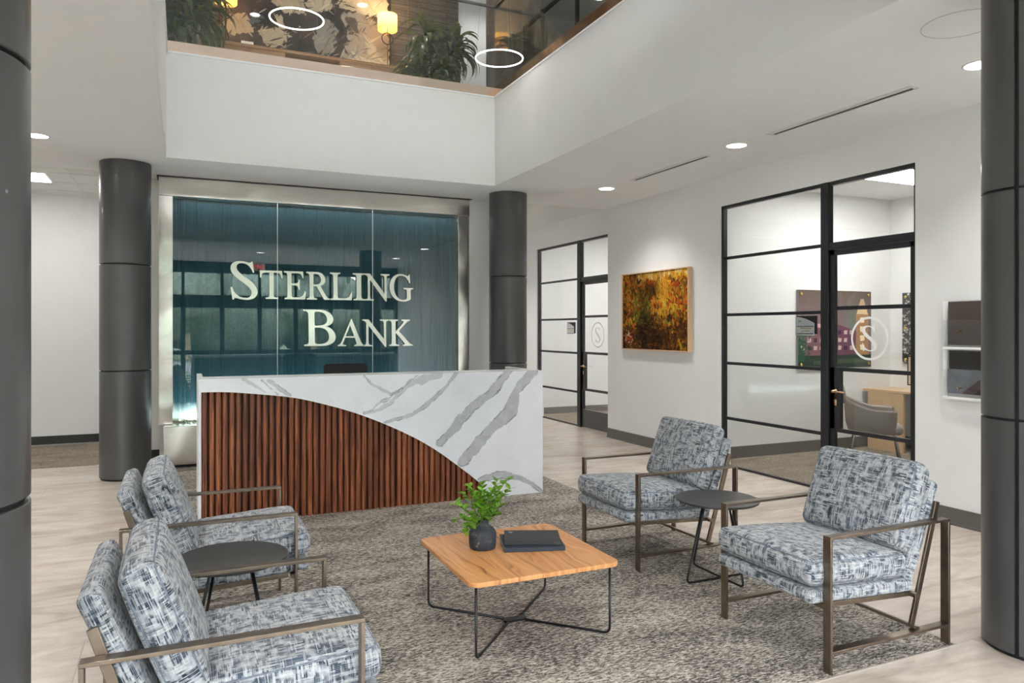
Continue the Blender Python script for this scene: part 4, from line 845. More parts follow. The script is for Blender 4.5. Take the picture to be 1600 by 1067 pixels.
# ================================================================== TABLES
t = thing('coffee_table', 'square oak coffee table with rounded corners and black wire legs', 'coffee table', (1.608, 3.545, .004))
bm = bm_new(); prism(bm, rrect(0, 0, .81, .815, .055, 8), .353, .376, 'z'); obj('tabletop', bm, 'oak_top', t, .003)
HF = .363
for sx in (-1, 1):
    for sy in (-1, 1):
        bm = bm_new(); tube(bm, fillet([(sx * HF, sy * HF, .353), (sx * HF, sy * HF, .007), (sx * .05, sy * .05 * .6, .007)], .035, 6), .0065, 10); obj('wire_leg', bm, 'black_metal', t, smooth=True)
bm = bm_new(); prism(bm, rrect(0, 0, .13, .05, .02, 4), .001, .012, 'z'); obj('joining_plate', bm, 'black_metal', t, .001)
def side_table(loc_, label):
    t = thing('side_table', label, 'side table', loc_, 0, 'round black side tables')
    bm = bm_new(); lathe(bm, [(.0, .487), (.247, .487), (.25, .490), (.25, .497), (.247, .5), (.0, .5)], 72, cap=False); obj('tabletop', bm, 'table_black', t, smooth='auto')
    for a in (0, PI / 2):
        c, s = math.cos(a), math.sin(a); z0 = .008 + (.0145 if a else 0); pts = [(.105, .487), (.235, z0), (-.235, z0), (-.105, .487)]
        bm = bm_new(); tube(bm, fillet([(x * c, x * s, z) for x, z in pts], .035, 6), .0068, 10); obj('wire_frame', bm, 'black_metal', t, smooth=True)
    bm = bm_new(); lathe(bm, [(.13, .481), (.13, .487)], 32); obj('mounting_plate', bm, 'black_metal', t)
    return t
st = side_table((3.015, 3.615, .004), 'round black side table between the two right armchairs')
dup(st, (.205, 3.605, .004), PI / 4, 'round black side table between the two left armchairs')

# vase with greenery
ZT = .380
vs = thing('vase', 'dark charcoal ceramic bottle vase on the oak coffee table', 'vase', (1.462, 3.640, ZT))
bm = bm_new(); lathe(bm, [(.0, 0), (.062, 0), (.070, .006), (.0735, .03), (.0745, .075), (.071, .092), (.058, .108), (.040, .118), (.033, .124), (.031, .145), (.034, .152), (.028, .152), (.026, .13), (.0, .12)], 56, cap=False)
for v in bm.verts: v.co += Vector((mnoise.noise(v.co * 22), mnoise.noise(v.co * 22 + Vector((9, 0, 0))), 0)) * .0015
obj('vessel', bm, 'vase_ceramic', vs, smooth=True)
r_ = random.Random(5)
def leaf(bm, p, d, up, ln, wd, n=5, curl=.15):
    d = d.normalized(); s = d.cross(up).normalized(); nn = s.cross(d).normalized(); prev = None
    for i in range(n + 1):
        t = i / n; w_ = wd * math.sin(PI * min(1, t * .93 + .07)) ** .8 * (1 if i < n else .1); c = p + d * ln * t + nn * (-curl * ln * t * t)
        row = (bm.verts.new(c - s * w_ + nn * w_ * .25), bm.verts.new(c), bm.verts.new(c + s * w_ + nn * w_ * .25))
        if prev:
            for k in (0, 1): f = bm.faces.new((prev[k], prev[k + 1], row[k + 1], row[k])); f.smooth = True
        prev = row
gr = thing('greenery', 'bright green leafy cut sprigs standing in the charcoal vase', 'greenery', (1.462, 3.640, ZT + .13))
lb = bm_new(); sb = bm_new()
ends = [(-.155, -.02, .045), (-.13, .05, .10), (-.10, -.05, .02), (-.09, .02, .16), (-.04, -.03, .15), (-.055, .05, .19), (0, 0, .165), (.02, .05, .14), (.05, -.02, .17), (.10, .04, .21), (.135, -.02, .225), (.125, .03, .13), (.09, -.04, .10), (-.02, -.07, .09), (.05, -.06, .06), (.16, .0, .17), (-.12, -.05, -.02), (.03, .08, .19), (-.02, .03, .12), (.07, .0, .15)]
for e in ends:
    e = Vector(e); p0 = Vector((e.x * .05, e.y * .05, -.06)); mid = Vector((e.x * .35, e.y * .35, max(.05, e.z * .62)))
    pts = [p0.lerp(mid, k / 4).lerp(mid.lerp(e, k / 4), k / 4) for k in range(5)] ; pts = [((1 - q) ** 2) * p0 + 2 * q * (1 - q) * mid + q * q * e for q in [k / 8 for k in range(9)]]
    tube(sb, pts, .0017, 5)
    for k in range(3, 9):
        for rep in range(3 if k > 3 else 2):
            d = (pts[k] - pts[k - 1]).normalized(); a = r_.uniform(0, 2 * PI); side = Vector((math.cos(a), math.sin(a), r_.uniform(-.2, .5)))
            dd = (d * .7 + side * .9).normalized(); leaf(lb, pts[k] + side * .003, dd, Vector((0, 0, 1)) if abs(dd.z) < .9 else Vector((1, 0, 0)), r_.uniform(.032, .048), r_.uniform(.011, .016))
obj('leaves', lb, 'leaf_bright', gr, fix=False); obj('stems', sb, 'twig', gr, smooth=True)

# books on the coffee table
def book(name, c, z, L, D, T, ang, cover, label, rough=None):
    t = thing(name, label, 'book', (c[0], c[1], z), ang, 'dark books on the coffee table')
    bm = bm_new(); prism(bm, rrect(0, 0, L, D, .006, 3), 0, .003, 'z'); prism(bm, rrect(0, 0, L, D, .006, 3), T - .003, T, 'z'); box(bm, -L / 2, L / 2, -D / 2, -D / 2 + .004, .0, T)
    obj('cover', bm, cover, t, .0012)
    bm = bm_new(); box(bm, -L / 2 + .004, L / 2 - .004, -D / 2 + .003, D / 2 - .005, .003, T - .003); obj('pages', bm, 'paper', t)
    return t
A1 = math.radians(-17.5)
b1 = book('book', (1.727, 3.590), ZT, .325, .262, .024, A1, 'book_navy', 'larger navy hardback book lying flat under the other on the coffee table')
b2 = book('book', (1.735, 3.600), ZT + .0245, .300, .215, .020, math.radians(-23), 'book_black', 'black book on top of the navy one, small silver mark on its cover')
bm = bm_new(); tube(bm, [(-.125, .065, .0207), (-.118, .075, .0207), (-.111, .063, .0207), (-.105, .070, .0207)], .0012, 4); tube(bm, [(-.122, .058, .0207), (-.108, .058, .0207)], .001, 4); obj('cover_emblem', bm, 'aluminium', b2)

# ================================================================== WALL PIECES
# autumn landscape canvas in a pale wood frame
H_, W_ = 240, 330
cv = np.zeros((H_, W_, 3)); yv = np.linspace(0, 1, H_)[:, None, None]; xv = np.linspace(0, 1, W_)[None, :, None]
cv[:] = np.array((.22, .085, .006)) * (1 - yv) + np.array((.045, .016, .004)) * yv
pal = dict(sky=[(.62, .47, .16), (.72, .58, .28)], orange=[(.50, .16, .010), (.42, .10, .006), (.60, .24, .012)], gold=[(.62, .33, .02), (.55, .26, .01), (.7, .42, .05)],
           green=[(.16, .17, .012), (.28, .27, .02), (.10, .12, .010)], brown=[(.10, .035, .006), (.055, .018, .005), (.16, .07, .01)], red=[(.45, .045, .01), (.38, .06, .012)], cream=[(.75, .55, .25), (.7, .62, .3)])
q = random.Random(12); LF = np.clip(.85 + .75 * snoise(H_, W_, 55, 9, 3), .18, 1.5)
def stroke(u, v, k, ln, wd, ang): dab(cv, u * W_, v * H_, ln, wd, ang, tuple(c * LF[int(min(.999, max(0, v)) * H_), int(min(.999, max(0, u)) * W_)] * q.uniform(.75, 1.2) for c in q.choice(pal[k])))
for i in range(2300):
    u, v = q.random(), q.random()
    if v < .09 and u > .25: k = 'sky' if q.random() < .35 else 'gold'
    elif v < .5: k = q.choices(['orange', 'gold', 'brown', 'red', 'green'], [5, 3.2 if .5 < u < .85 else 1.6, 3, 1.4, .5])[0]
    elif v < .68: k = q.choices(['orange', 'gold', 'brown', 'green', 'red'], [2, 2 if u > .6 else 1, 4, 1.5, .7])[0]
    else: k = q.choices(['brown', 'orange', 'gold', 'green'], [9, 1.1, .3, .2])[0]
    stroke(u, v, k, q.uniform(4, 15), q.uniform(2, 5.5), q.gauss(1.3, .8))
for i in range(300):                                                 # green bush left of centre
    a = q.uniform(0, 2 * PI); r__ = q.random() ** .5; stroke(.33 + .15 * r__ * math.cos(a), .46 + .24 * r__ * math.sin(a), 'green' if q.random() < .72 else 'brown', q.uniform(3, 8), q.uniform(1.5, 3.2), q.gauss(1.5, .5))
for i in range(220): stroke(q.gauss(.62, .06), q.uniform(.05, .55), 'gold', q.uniform(3, 9), q.uniform(1, 2), q.gauss(1.5, .2))
for i in range(120): stroke(q.gauss(.07, .05), q.gauss(.85, .05), 'cream' if q.random() < .3 else 'red', q.uniform(2, 4), q.uniform(1.5, 2.5), q.uniform(0, 3))
for i in range(240): stroke(q.gauss(.42, .1), q.gauss(.78, .07), 'brown', q.uniform(4, 9), q.uniform(1.5, 3), q.gauss(0, .4))
def picture(name, label, cat, w, h, canvas, mat, T, framed=None):
    """built hanging on a wall that faces -y, origin at its centre on the wall"""
    t = thing(name, label, cat)
    bm, lay = sheet_bm(canvas, w, h); bm.transform(Matrix.Translation((0, -T, 0)))
    add_plain(bm, lay, (.3, .3, .3) if not framed else (.2, .15, .1), lambda b: box(b, -w / 2 + .001, w / 2 - .001, -T + .001, -.004, -h / 2 + .001, h / 2 - .001))
    obj('picture_panel', bm, mat, t)
    if framed:
        bm = bm_new(); f, D = framed[1], T + .012
        box(bm, -w / 2 - f, w / 2 + f, -D, 0, h / 2, h / 2 + f); box(bm, -w / 2 - f, w / 2 + f, -D, 0, -h / 2 - f, -h / 2); box(bm, -w / 2 - f, -w / 2, -D, 0, -h / 2, h / 2); box(bm, w / 2, w / 2 + f, -D, 0, -h / 2, h / 2)
        obj('frame', bm, framed[0], t)
    return t
cv *= np.array((.62, .60, .60))
simple('pale_maple', (.66, .44, .26), .45, var=.06, nscale=20)
pt = picture('framed_painting', 'orange and green autumn woodland painting in a thin pale wood frame', 'painting', 1.43, 1.0, cv, 'canvas_paint', .045, ('pale_maple', .013))
pt.location = (XW - .001, 7.86, 1.785); pt.rotation_euler = (0, 0, -PI / 2)

# room number plaques
def plaque(loc_, label):
    t = thing('room_plaque', label, 'sign', loc_, -PI / 2, 'room number plaques'); w, h = .255, .18
    bm = bm_new(); box(bm, -w / 2, w / 2, -.010, 0, -h / 2, h / 2); obj('backplate', bm, 'black_metal', t, .001)
    bm = bm_new(); n = 14; poly = [(-w / 2 - .006, -h / 2 - .012), (w / 2 - .028, -h / 2 - .012), (w / 2 - .028, .018)] + [(w / 2 - .028 - (w - .022) * k / n, .018 + (.062) * math.sin(PI / 2 * k / n)) for k in range(1, n + 1)]
    prism(bm, poly, -.018, -.010, 'y'); obj('face_plate', bm, 'aluminium', t, .001)
    bm = bm_new(); box(bm, -w / 2 + .01, w / 2 - .035, -.0205, -.018, -.018, -.012); box(bm, -w / 2 + .01, w / 2 - .035, -.0205, -.018, -h / 2 + .0, -h / 2 + .006); obj('slot_rail', bm, 'black_metal', t)
    return t
def text(body, size, mat, parent, loc_, rot=(PI / 2, 0, 0), ext=.0008, name='lettering'):
    cu = bpy.data.curves.new(name, 'FONT'); cu.body = body; cu.size = size; cu.extrude = ext; cu.align_x = 'CENTER'; cu.align_y = 'CENTER'
    o = bpy.data.objects.new('tmp', cu); C.objects.link(o); dg = bpy.context.evaluated_depsgraph_get(); me = bpy.data.meshes.new_from_object(o.evaluated_get(dg)); bpy.data.objects.remove(o)
    me.transform(Matrix.Translation(loc_) @ Matrix.Rotation(rot[2], 4, 'Z') @ Matrix.Rotation(rot[0], 4, 'X')); me.materials.clear(); me.materials.append(M[mat]); me.name = name
    o = bpy.data.objects.new(name, me); C.objects.link(o); o.parent = parent; return o
p1 = plaque((XW + .05, 5.40, 1.59), 'silver and black room number plaque 124 on the near glass front')
text('124', .032, 'black_text', p1, (-.085, -.0185, .035))
bm = bm_new()
for k, (x0, x1, z) in enumerate(((-.075, .065, -.035), (-.055, .045, -.06))): box(bm, x0, x1, -.0195, -.018, z - .004, z + .004)
nm = obj('name_strip', bm, 'brass', p1)
p2 = dup(p1, (5.765, 10.47, 1.57), -PI / 2, 'small silver room plaque on the farther glass front')
for o in list(p2.children):
    if o.name.startswith('lettering'): bpy.data.objects.remove(o)

# frosted S-in-circle logo on both doors
def door_logo(x, y, z, label):
    t = thing('door_logo', label, 'logo', (x, y, z), -PI / 2, 'frosted logos on the glass doors'); R0, R1 = .196, .176
    bm = bm_new(); n = 64
    o_ = [(R0 * math.cos(2 * PI * k / n), R0 * math.sin(2 * PI * k / n)) for k in range(n)]; i_ = [(R1 * math.cos(2 * PI * k / n), R1 * math.sin(2 * PI * k / n)) for k in range(n)]
    A = [bm.verts.new((a, -.001, b)) for a, b in o_]; B = [bm.verts.new((a, -.001, b)) for a, b in i_]
    for k in range(n): j = (k + 1) % n; bm.faces.new((A[k], A[j], B[j], B[k]))
    obj('ring', bm, 'frost', t)
    glyph_obj('S', -.075, .075, -.115, .115, 0, .0012, 'frost', t, name='letter_s'); return t
door_logo(XW + .05, 4.685, 1.465, 'frosted S in a ring on the near office door')
door_logo(5.77, 9.66, 1.46, 'frosted S in a ring on the farther office door')

# clear wall-mounted brochure rack at the right
t = thing('brochure_rack', 'clear two-tier brochure holder with dark leaflets by the right column', 'brochure holder', (XW, 3.62, 1.39), -PI / 2)
W2 = .285
bm = bm_new(); box(bm, -W2, W2, -.004, -.001, -.385, .385); obj('back_sheet', bm, 'acrylic', t)
for z0, z1, m0 in ((.03, .38, 'brochure_brown'), (-.36, .0, 'brochure_black')):
    bm = bm_new(); box(bm, -W2, W2, -.064, -.060, z0 - .02, z0 + .20); box(bm, -W2, W2, -.064, -.004, z0 - .024, z0 - .018); obj('pocket', bm, 'acrylic', t)
    bm = bm_new(); box(bm, -W2 - .002, W2 + .002, -.068, -.058, z0 - .028, z0 - .010); box(bm, -W2 - .004, -W2, -.06, -.001, z0 - .028, z1); box(bm, W2, W2 + .004, -.06, -.001, z0 - .028, z1); obj('pocket_edge', bm, 'white_plastic', t)
for s in (-1, 1):
    for z in (.145, -.30): bm = bm_new(); tube(bm, [(s * W2 * .52, -.09, z), (s * W2 * .52, 0, z)], .006, 8); obj('standoff', bm, 'brass', t)
def leaflet(x, z0, z1, w, mat, label, y=-.03):
    b_ = bm_new(); box(b_, -w / 2, w / 2, -.012, .0, z0, z1); o = obj('brochure', b_, mat); o.matrix_world = Matrix.Translation((XW, 3.62, 1.39)) @ Matrix.Rotation(-PI / 2, 4, 'Z') @ Matrix.Translation((x, y, 0))
    return tag(o, label, 'brochure', 'brochures in the wall rack')
leaflet(-.13, .035, .375, .285 - .03, 'brochure_brown', 'plain dark brown leaflet in the upper tier of the brochure rack')
leaflet(.15, .035, .375, .285 - .02, 'brochure_brown', 'dark brown leaflet beside the column in the upper tier of the rack') 
leaflet(-.13, -.345, -.01, .285 - .03, 'brochure_black', 'black-topped leaflet at the back of the lower brochure tier', -.02)
bm = bm_new(); prism(bm, [(-.13, -.10), (.13, -.10), (.13, .09), (-.13, .09)], -.004, .0, 'y'); o = obj('brochure', bm, 'brochure_slate'); o.matrix_world = Matrix.Translation((XW, 3.62, 1.39)) @ Matrix.Rotation(-PI / 2, 4, 'Z') @ Matrix.Translation((-.13, -.037, -.245)); tag(o, 'slate grey leaflet in front in the lower tier of the brochure rack', 'brochure', 'brochures in the wall rack')
bm = bm_new(); prism(bm, [(-.02, -.10), (.13, -.10), (.13, .02), (.06, -.03)], -.0015, .0, 'y'); obj('corner_print', bm, 'brochure_wine', o).location = (0, -.0045, 0)

# ceiling fittings
def downlight(x, y, z, label, r=.093, e=46, spot=True, gname='recessed ceiling downlights'):
    t = thing('downlight', label, 'ceiling light', (x, y, z), 0, gname)
    bm = bm_new(); lathe(bm, [(r, 0), (r + .012, -.0005), (r + .013, -.004), (r, -.006), (r - .004, -.002)], 40, cap=False); obj('trim_ring', bm, 'white_lacquer', t, smooth=True)
    bm = bm_new(); lathe(bm, [(0, -.003), (r - .001, -.003)], 40, cap=False); obj('lens', bm, 'lamp_white', t)
    if spot: light('downlight_lamp', 'SPOT', (x, y, z - .03), e, (1, .975, .94), (0, 0, 0), spot_size=math.radians(125), spot_blend=.9, shadow_soft_size=.09)
    return t
for y, lb_ in ((7.76, 'round ceiling downlight farthest along the right aisle, above the painting'), (5.435, 'round ceiling downlight above the near glass office front'), (3.12, 'round ceiling downlight touching the right column edge')): downlight(4.76, y, ZC, lb_)
downlight(-1.195, 7.72, ZC, 'round ceiling downlight at the left beside the near left column')
for x, y in ((-1.195, 5.4), (-1.195, 3.1), (4.76, .8), (4.6, 11.0), (4.6, 13.0), (1.6, .9), (-3.6, 7.7), (-3.6, 5.4)):
    downlight(x, y, ZC if y < 9 else 3.335, 'recessed downlight in the lobby ceiling outside the picture')
def troffer(x, y, z, w, h, e, label):
    t = thing('ceiling_panel_light', label, 'ceiling light', (x, y, z)); bm = bm_new(); box(bm, -w / 2, w / 2, -h / 2, h / 2, -.012, 0); obj('housing', bm, 'white_lacquer', t)
    bm = bm_new(); box(bm, -w / 2 + .02, w / 2 - .02, -h / 2 + .02, h / 2 - .02, -.016, -.012); obj('lens', bm, 'troffer_lens', t)
    light('panel_lamp', 'AREA', (x, y, z - .03), e, (1, .985, .95), (0, 0, 0), shape='RECTANGLE', size=w * .9, size_y=h * .9)
troffer(7.35, 5.72, ZC, 1.2, .6, 11, 'bright rectangular ceiling light inside the near glass office')
troffer(7.3, 10.2, 3.335, 1.2, .6, 12, 'bright ceiling light inside the farther glass office')
troffer(-1.72, 10.07, 3.33, .58, .58, 2.5, 'square ceiling panel light in the left hallway')
troffer(-4.2, 10.3, 3.33, .58, .58, 2.5, 'square ceiling panel light deeper in the left hallway')
for y0, y1, lb_ in ((5.87, 7.20, 'slim slot air diffuser in the ceiling between two downlights, farther one'), (3.60, 5.01, 'slim slot air diffuser in the ceiling, nearer to the right column')):
    t = thing('slot_diffuser', lb_, 'vent', (4.77, (y0 + y1) / 2, ZC), 0, 'slot diffusers'); L = (y1 - y0) / 2
    bm = bm_new()
    for a in (-.048, -.012, .042): box(bm, a, a + .008, -L, L, -.004, .0)
    for s in (-1, 1): box(bm, -.048, .05, s * L - .004, s * L + .004, -.004, 0)
    obj('frame', bm, 'aluminium', t); bm = bm_new(); box(bm, -.004, .0, -L + .03, L - .03, -.003, -.0); box(bm, .012, .030, -L + .03, L - .03, -.003, -.0005); obj('slot', bm, 'joint_black', t)
t = thing('access_panel', 'round flush access panel outline in the ceiling by the right column', 'ceiling panel', (4.03, 2.75, ZC)); bm = bm_new(); lathe(bm, [(.20, -.0005), (.20, -.002), (.204, -.002), (.204, -.0005)], 48, cap=False); obj('rim', bm, 'desk_grey', t)

# exit sign over the entrance, seen mirrored in the teal glass
t = thing('exit_sign', 'red EXIT sign above the entrance doors, seen mirrored in the teal glass', 'sign', (1.81, YB + .06, 3.17), PI)
bm = bm_new(); box(bm, -.16, .16, -.03, .03, -.095, .095); obj('housing', bm, 'white_plastic', t, .003)
text('EXIT', .15, 'exit_red', t, (0, -.032, 0))

# ================================================================== NEAR OFFICE
t = thing('guest_chair', 'light taupe upholstered tub armchair inside the glass office', 'chair', (7.03, 5.80, .004), math.radians(-48))
# local: faces +x
bm = bmesh.new(); n = 28; rows = []
for j, (zz, sc) in enumerate(((.40, .78), (.44, .93), (.52, 1.0), (.60, 1.03), (.66, 1.04), (.675, 1.0), (.66, .93), (.56, .88), (.47, .84))):
    row = []
    for k in range(n + 1):
        a = math.radians(52) + math.radians(256) * k / n; back = max(0, -math.cos(a)); side = abs(math.sin(a))
        x, y = math.cos(a) * .29, math.sin(a) * .30; x = max(-.29, min(.27, x * 1.15)); y = math.copysign(min(abs(y) * 1.12, .30), y)
        zt = zz if zz < .5 else zz + (.14 * back ** 1.5 if zz >= .55 else .0) * ((zz - .5) / .175) - .03 * (1 - back) * (x + .1)
        row.append(bm.verts.new((x * sc - .05 * back * (zz - .45), y * sc, zt)))
    rows.append(row)
for a, b in zip(rows, rows[1:]):
    for k in range(n): f = bm.faces.new((a[k], a[k + 1], b[k + 1], b[k]))
for k in (0, n):
    bm.faces.new([r[k] for r in rows])
bm.faces.new([v for v in rows[0]])
obj('shell', bm, 'seat_grey', t, smooth='auto')
bm = cushion_bm(.50, .46, .09, .035, .015); xf(bm, Matrix.Translation((.02, 0, .45))); obj('seat_pad', bm, 'seat_grey', t, fix=False)
bm = cushion_bm(.20, .40, .075, .035, .01); xf(bm, Matrix.Translation((-.335, 0, .82)) @ Matrix.Rotation(math.radians(-14), 4, 'Y') @ Matrix.Rotation(PI / 2, 4, 'Y')); obj('head_pad', bm, 'seat_grey', t, fix=False)
for sx in (-1, 1):
    for sy in (-1, 1):
        bm = bm_new(); tube(bm, [(sx * .13, sy * .17, .41), (sx * .2, sy * .22, .385), (sx * .27, sy * .27, 0)], .011, 8); obj('leg', bm, 'steel_dark', t, smooth=True)
# desk along the office side wall
t = thing('office_desk', 'light maple office desk with panel leg inside the glass office', 'desk', (8.36, 6.1, 0))
simple('maple', (.62, .43, .24), .4, var=.06, nscale=10)
bm = bm_new(); box(bm, -.22, .31, -.9, .79, .745, .775); obj('worktop', bm, 'maple', t, .003)
bm = bm_new(); box(bm, -.215, -.18, .20, .72, .004, .745); obj('panel_leg', bm, 'maple', t, .002)
bm = bm_new(); box(bm, -.215, .31, -.88, -.85, .004, .745); obj('panel_leg', bm, 'desk_grey', t, .002)
t = thing('computer_monitor', 'black-framed screen with a tan face on the maple office desk', 'monitor', (8.42, 6.12, .775), math.radians(-62))
bm = bm_new(); box(bm, -.27, .27, -.012, .018, .07, .44); obj('bezel', bm, 'black_metal', t, .003)
bm = bm_new(); box(bm, -.255, .255, -.0135, -.012, .085, .425); obj('screen', bm, simple('tan_screen', (.62, .47, .30), .5, var=.04), t)
bm = bm_new(); lathe(bm, [(.11, 0), (.11, .008), (.02, .012), (.02, .2)], 24); obj('stand', bm, 'black_metal', t)
t = thing('desk_phone', 'black desk telephone beside the screen on the office desk', 'telephone', (8.25, 5.88, .775), math.radians(20))
bm = bm_new(); prism(bm, [(-.10, 0), (.10, 0), (.10, .07), (-.10, .02)], -.09, .09, 'y'); obj('base', bm, 'black_metal', t, .004)
bm = bm_new(); tube(bm, fillet([(-.08, -.06, .05), (-.07, -.06, .085), (.08, -.06, .115), (.10, -.06, .09)], .02), .017, 8); obj('handset', bm, 'black_metal', t, smooth=True)
# glass-mounted photo prints
H_, W_ = 200, 256
cv = np.zeros((H_, W_, 3)); yv = np.linspace(0, 1, H_)[:, None, None]; xv = np.linspace(0, 1, W_)[None, :, None]
def lerp3(a, b, t): return np.array(a) * (1 - t) + np.array(b) * t
cv[:] = lerp3((.135, .105, .085), (.26, .17, .19), np.clip(yv * 1.9, 0, 1) * np.ones_like(xv))
gm_ = np.exp(-((xv - .80) ** 2 / .03 + (yv - .42) ** 2 / .05)); cv = cv * (1 - .5 * gm_) + np.array((.10, .26, .17)) * .5 * gm_
polyfill(cv, [(.0, .46), (.42, .44), (.42, .84), (0, .84)], (.22, .11, .13), .06, .22); polyfill(cv, [(.42, .40), (.78, .52), (.78, .84), (.42, .84)], (.17, .07, .11), .06, .22)
for i in range(9):
    for j in range(3):
        u, v = .04 + i * .082, .51 + j * .10
        polyfill(cv, [(u, v), (u + .045, v), (u + .045, v + .055), (u, v + .055)], ((.60, .47, .42) if (i + j) % 3 else (.07, .03, .06)), .06, .22)
polyfill(cv, [(.0, .44), (.44, .42), (.44, .47), (0, .49)], (.72, .42, .42), .06, .22)
polyfill(cv, [(.78, .30), (.96, .30), (.96, .84), (.78, .84)], (.42, .25, .13), .06, .22); polyfill(cv, [(.81, .22), (.93, .22), (.95, .30), (.79, .30)], (.75, .55, .32), .06, .22); polyfill(cv, [(.85, .10), (.89, .10), (.93, .22), (.81, .22)], (.55, .40, .25), .06, .22)
for j in range(4): polyfill(cv, [(.84, .34 + j * .12), (.90, .34 + j * .12), (.90, .41 + j * .12), (.84, .41 + j * .12)], (.95, .80, .55), .06, .22)
polyfill(cv, [(0, .83), (1, .83), (1, 1), (0, 1)], (.035, .055, .04), .06, .22); polyfill(cv, [(.2, .90), (1, .86), (1, .93), (.2, .95)], (.07, .10, .06), .06, .22)
for i in range(160): dab(cv, q.gauss(.02, .06) * W_, q.uniform(.55, .9) * H_, q.uniform(2, 6), q.uniform(2, 4), q.uniform(0, 3), (.03, .10, .05))
def print_panel(name, label, w, h, canvas, loc_, rz, corners):
    t = picture(name, label, 'picture', w, h, canvas, 'print_gloss', .03); t.location = loc_; t.rotation_euler = (0, 0, rz)
    for x, z in corners:
        bm = bm_new(); lathe(bm, [(.020, 0), (.020, .012), (.016, .016), (0, .016)], 20, cap=False); xf(bm, Matrix.Translation((x, -.028, z)) @ Matrix.Rotation(PI / 2, 4, 'X')); obj('standoff_cap', bm, 'brass', t, smooth='auto')
    return t
w_, h_ = 1.28, .99
print_panel('photo_panel', 'large mounted night photo print of a brick building in the office', w_, h_, cv, (7.642, 6.911, 1.547), 0, [(sx * (w_ / 2 - .05), sz * (h_ / 2 - .05)) for sx in (-1, 1) for sz in (-1, 1)] + [(0, h_ / 2 - .05), (0, -h_ / 2 + .05)])
H_, W_ = 120, 90
cv = np.zeros((H_, W_, 3)) + np.array((.06, .06, .06))
for i in range(900): dab(cv, q.random() * W_, q.random() * H_, q.uniform(1, 3), q.uniform(.8, 2), q.uniform(0, 3), q.choice([(.5, .5, .48), (.02, .02, .02), (.3, .28, .25), (.7, .68, .62), (.10, .09, .08)]))
print_panel('photo_panel', 'narrow black and white print at the right edge of the office door', .75, .93, cv, (8.679, 6.33, 1.56), -PI / 2, [(sx * .325, sz) for sx in (-1, 1) for sz in (.41, 0, -.41)])

# task chair behind the reception desk
t = thing('task_chair', 'black office chair back just showing above the reception desk', 'chair', (1.52, 7.30, .004), -PI / 2)
bm = cushion_bm(.56, .44, .06, .03, .01, .006); xf(bm, Matrix.Translation((-.22, 0, .91)) @ Matrix.Rotation(PI / 2 - .1, 4, 'Y')); obj('backrest', bm, 'task_fabric', t, fix=False)
bm = cushion_bm(.48, .50, .09, .035, .015); xf(bm, Matrix.Translation((.02, 0, .50))); obj('seat', bm, 'task_fabric', t, fix=False)
bm = bm_new(); tube(bm, [(0, 0, .08), (0, 0, .46)], .025, 12); tube(bm, [(-.05, 0, .44), (-.27, 0, .46), (-.275, 0, .8)], .018, 8); obj('gas_post', bm, 'black_metal', t, smooth=True)
bm = bm_new()
for k in range(5): a = 2 * PI * k / 5; tube(bm, [(0, 0, .11), (.29 * math.cos(a), .29 * math.sin(a), .075)], .018, 8)
obj('star_base', bm, 'black_metal', t, smooth=True)
for k in range(5):
    a = 2 * PI * k / 5; bm = bm_new(); lathe(bm, [(.0, -.02), (.03, -.02), (.03, .02), (0, .02)], 16, cap=False); xf(bm, Matrix.Translation((.29 * math.cos(a), .29 * math.sin(a), .03)) @ Matrix.Rotation(a, 4, 'Z') @ Matrix.Rotation(PI / 2, 4, 'X')); obj('caster', bm, 'joint_black', t)

# ================================================================== UPSTAIRS
# glass balustrade round the opening
t = thing('glass_balustrade', 'clear glass balustrade upstairs in a copper-toned base channel', 'railing', (3.43, 8.17, 4.352))
def L2(bm): return loc(bm, t)
bm = bm_new(); box(bm, -.163, 3.47, 8.148, 8.205, 4.352, 4.458); obj('base_shoe', L2(bm), 'copper_shoe', t, .002)
bm = bm_new(); box(bm, 3.424, 3.48, 2.69, 8.148, 4.352, 4.458); obj('base_shoe', L2(bm), 'copper_shoe', t, .002)
bm = bm_new(); box(bm, -.20, -.145, 2.69, 8.148, 4.352, 4.458); obj('base_shoe', L2(bm), 'copper_shoe', t, .002)
for x0, x1 in ((-.16, 1.148), (1.156, 2.35), (2.358, 3.445)):
    bm = bm_new(); box(bm, x0, x1, 8.170, 8.183, 4.44, 5.43); obj('glass_panel', L2(bm), 'rail_glass', t)
for y0, y1 in ((6.96, 8.165), (5.75, 6.952), (4.5, 5.742), (3.2, 4.492)):
    bm = bm_new(); box(bm, 3.445, 3.458, y0, y1, 4.44, 5.43); obj('glass_panel', L2(bm), 'rail_glass', t)
for a in ((1.148, 1.156, 8.170, 8.183), (3.445, 3.453, 8.170, 8.178)): bm = bm_new(); box(bm, *a, 4.45, 5.43); obj('edge_joint', L2(bm), 'acrylic', t)
bm = bm_new(); box(bm, -.16, 3.465, 8.158, 8.195, 5.43, 5.455); box(bm, 3.433, 3.47, 3.2, 8.16, 5.43, 5.455); obj('top_rail', L2(bm), 'steel_dark', t, .003)

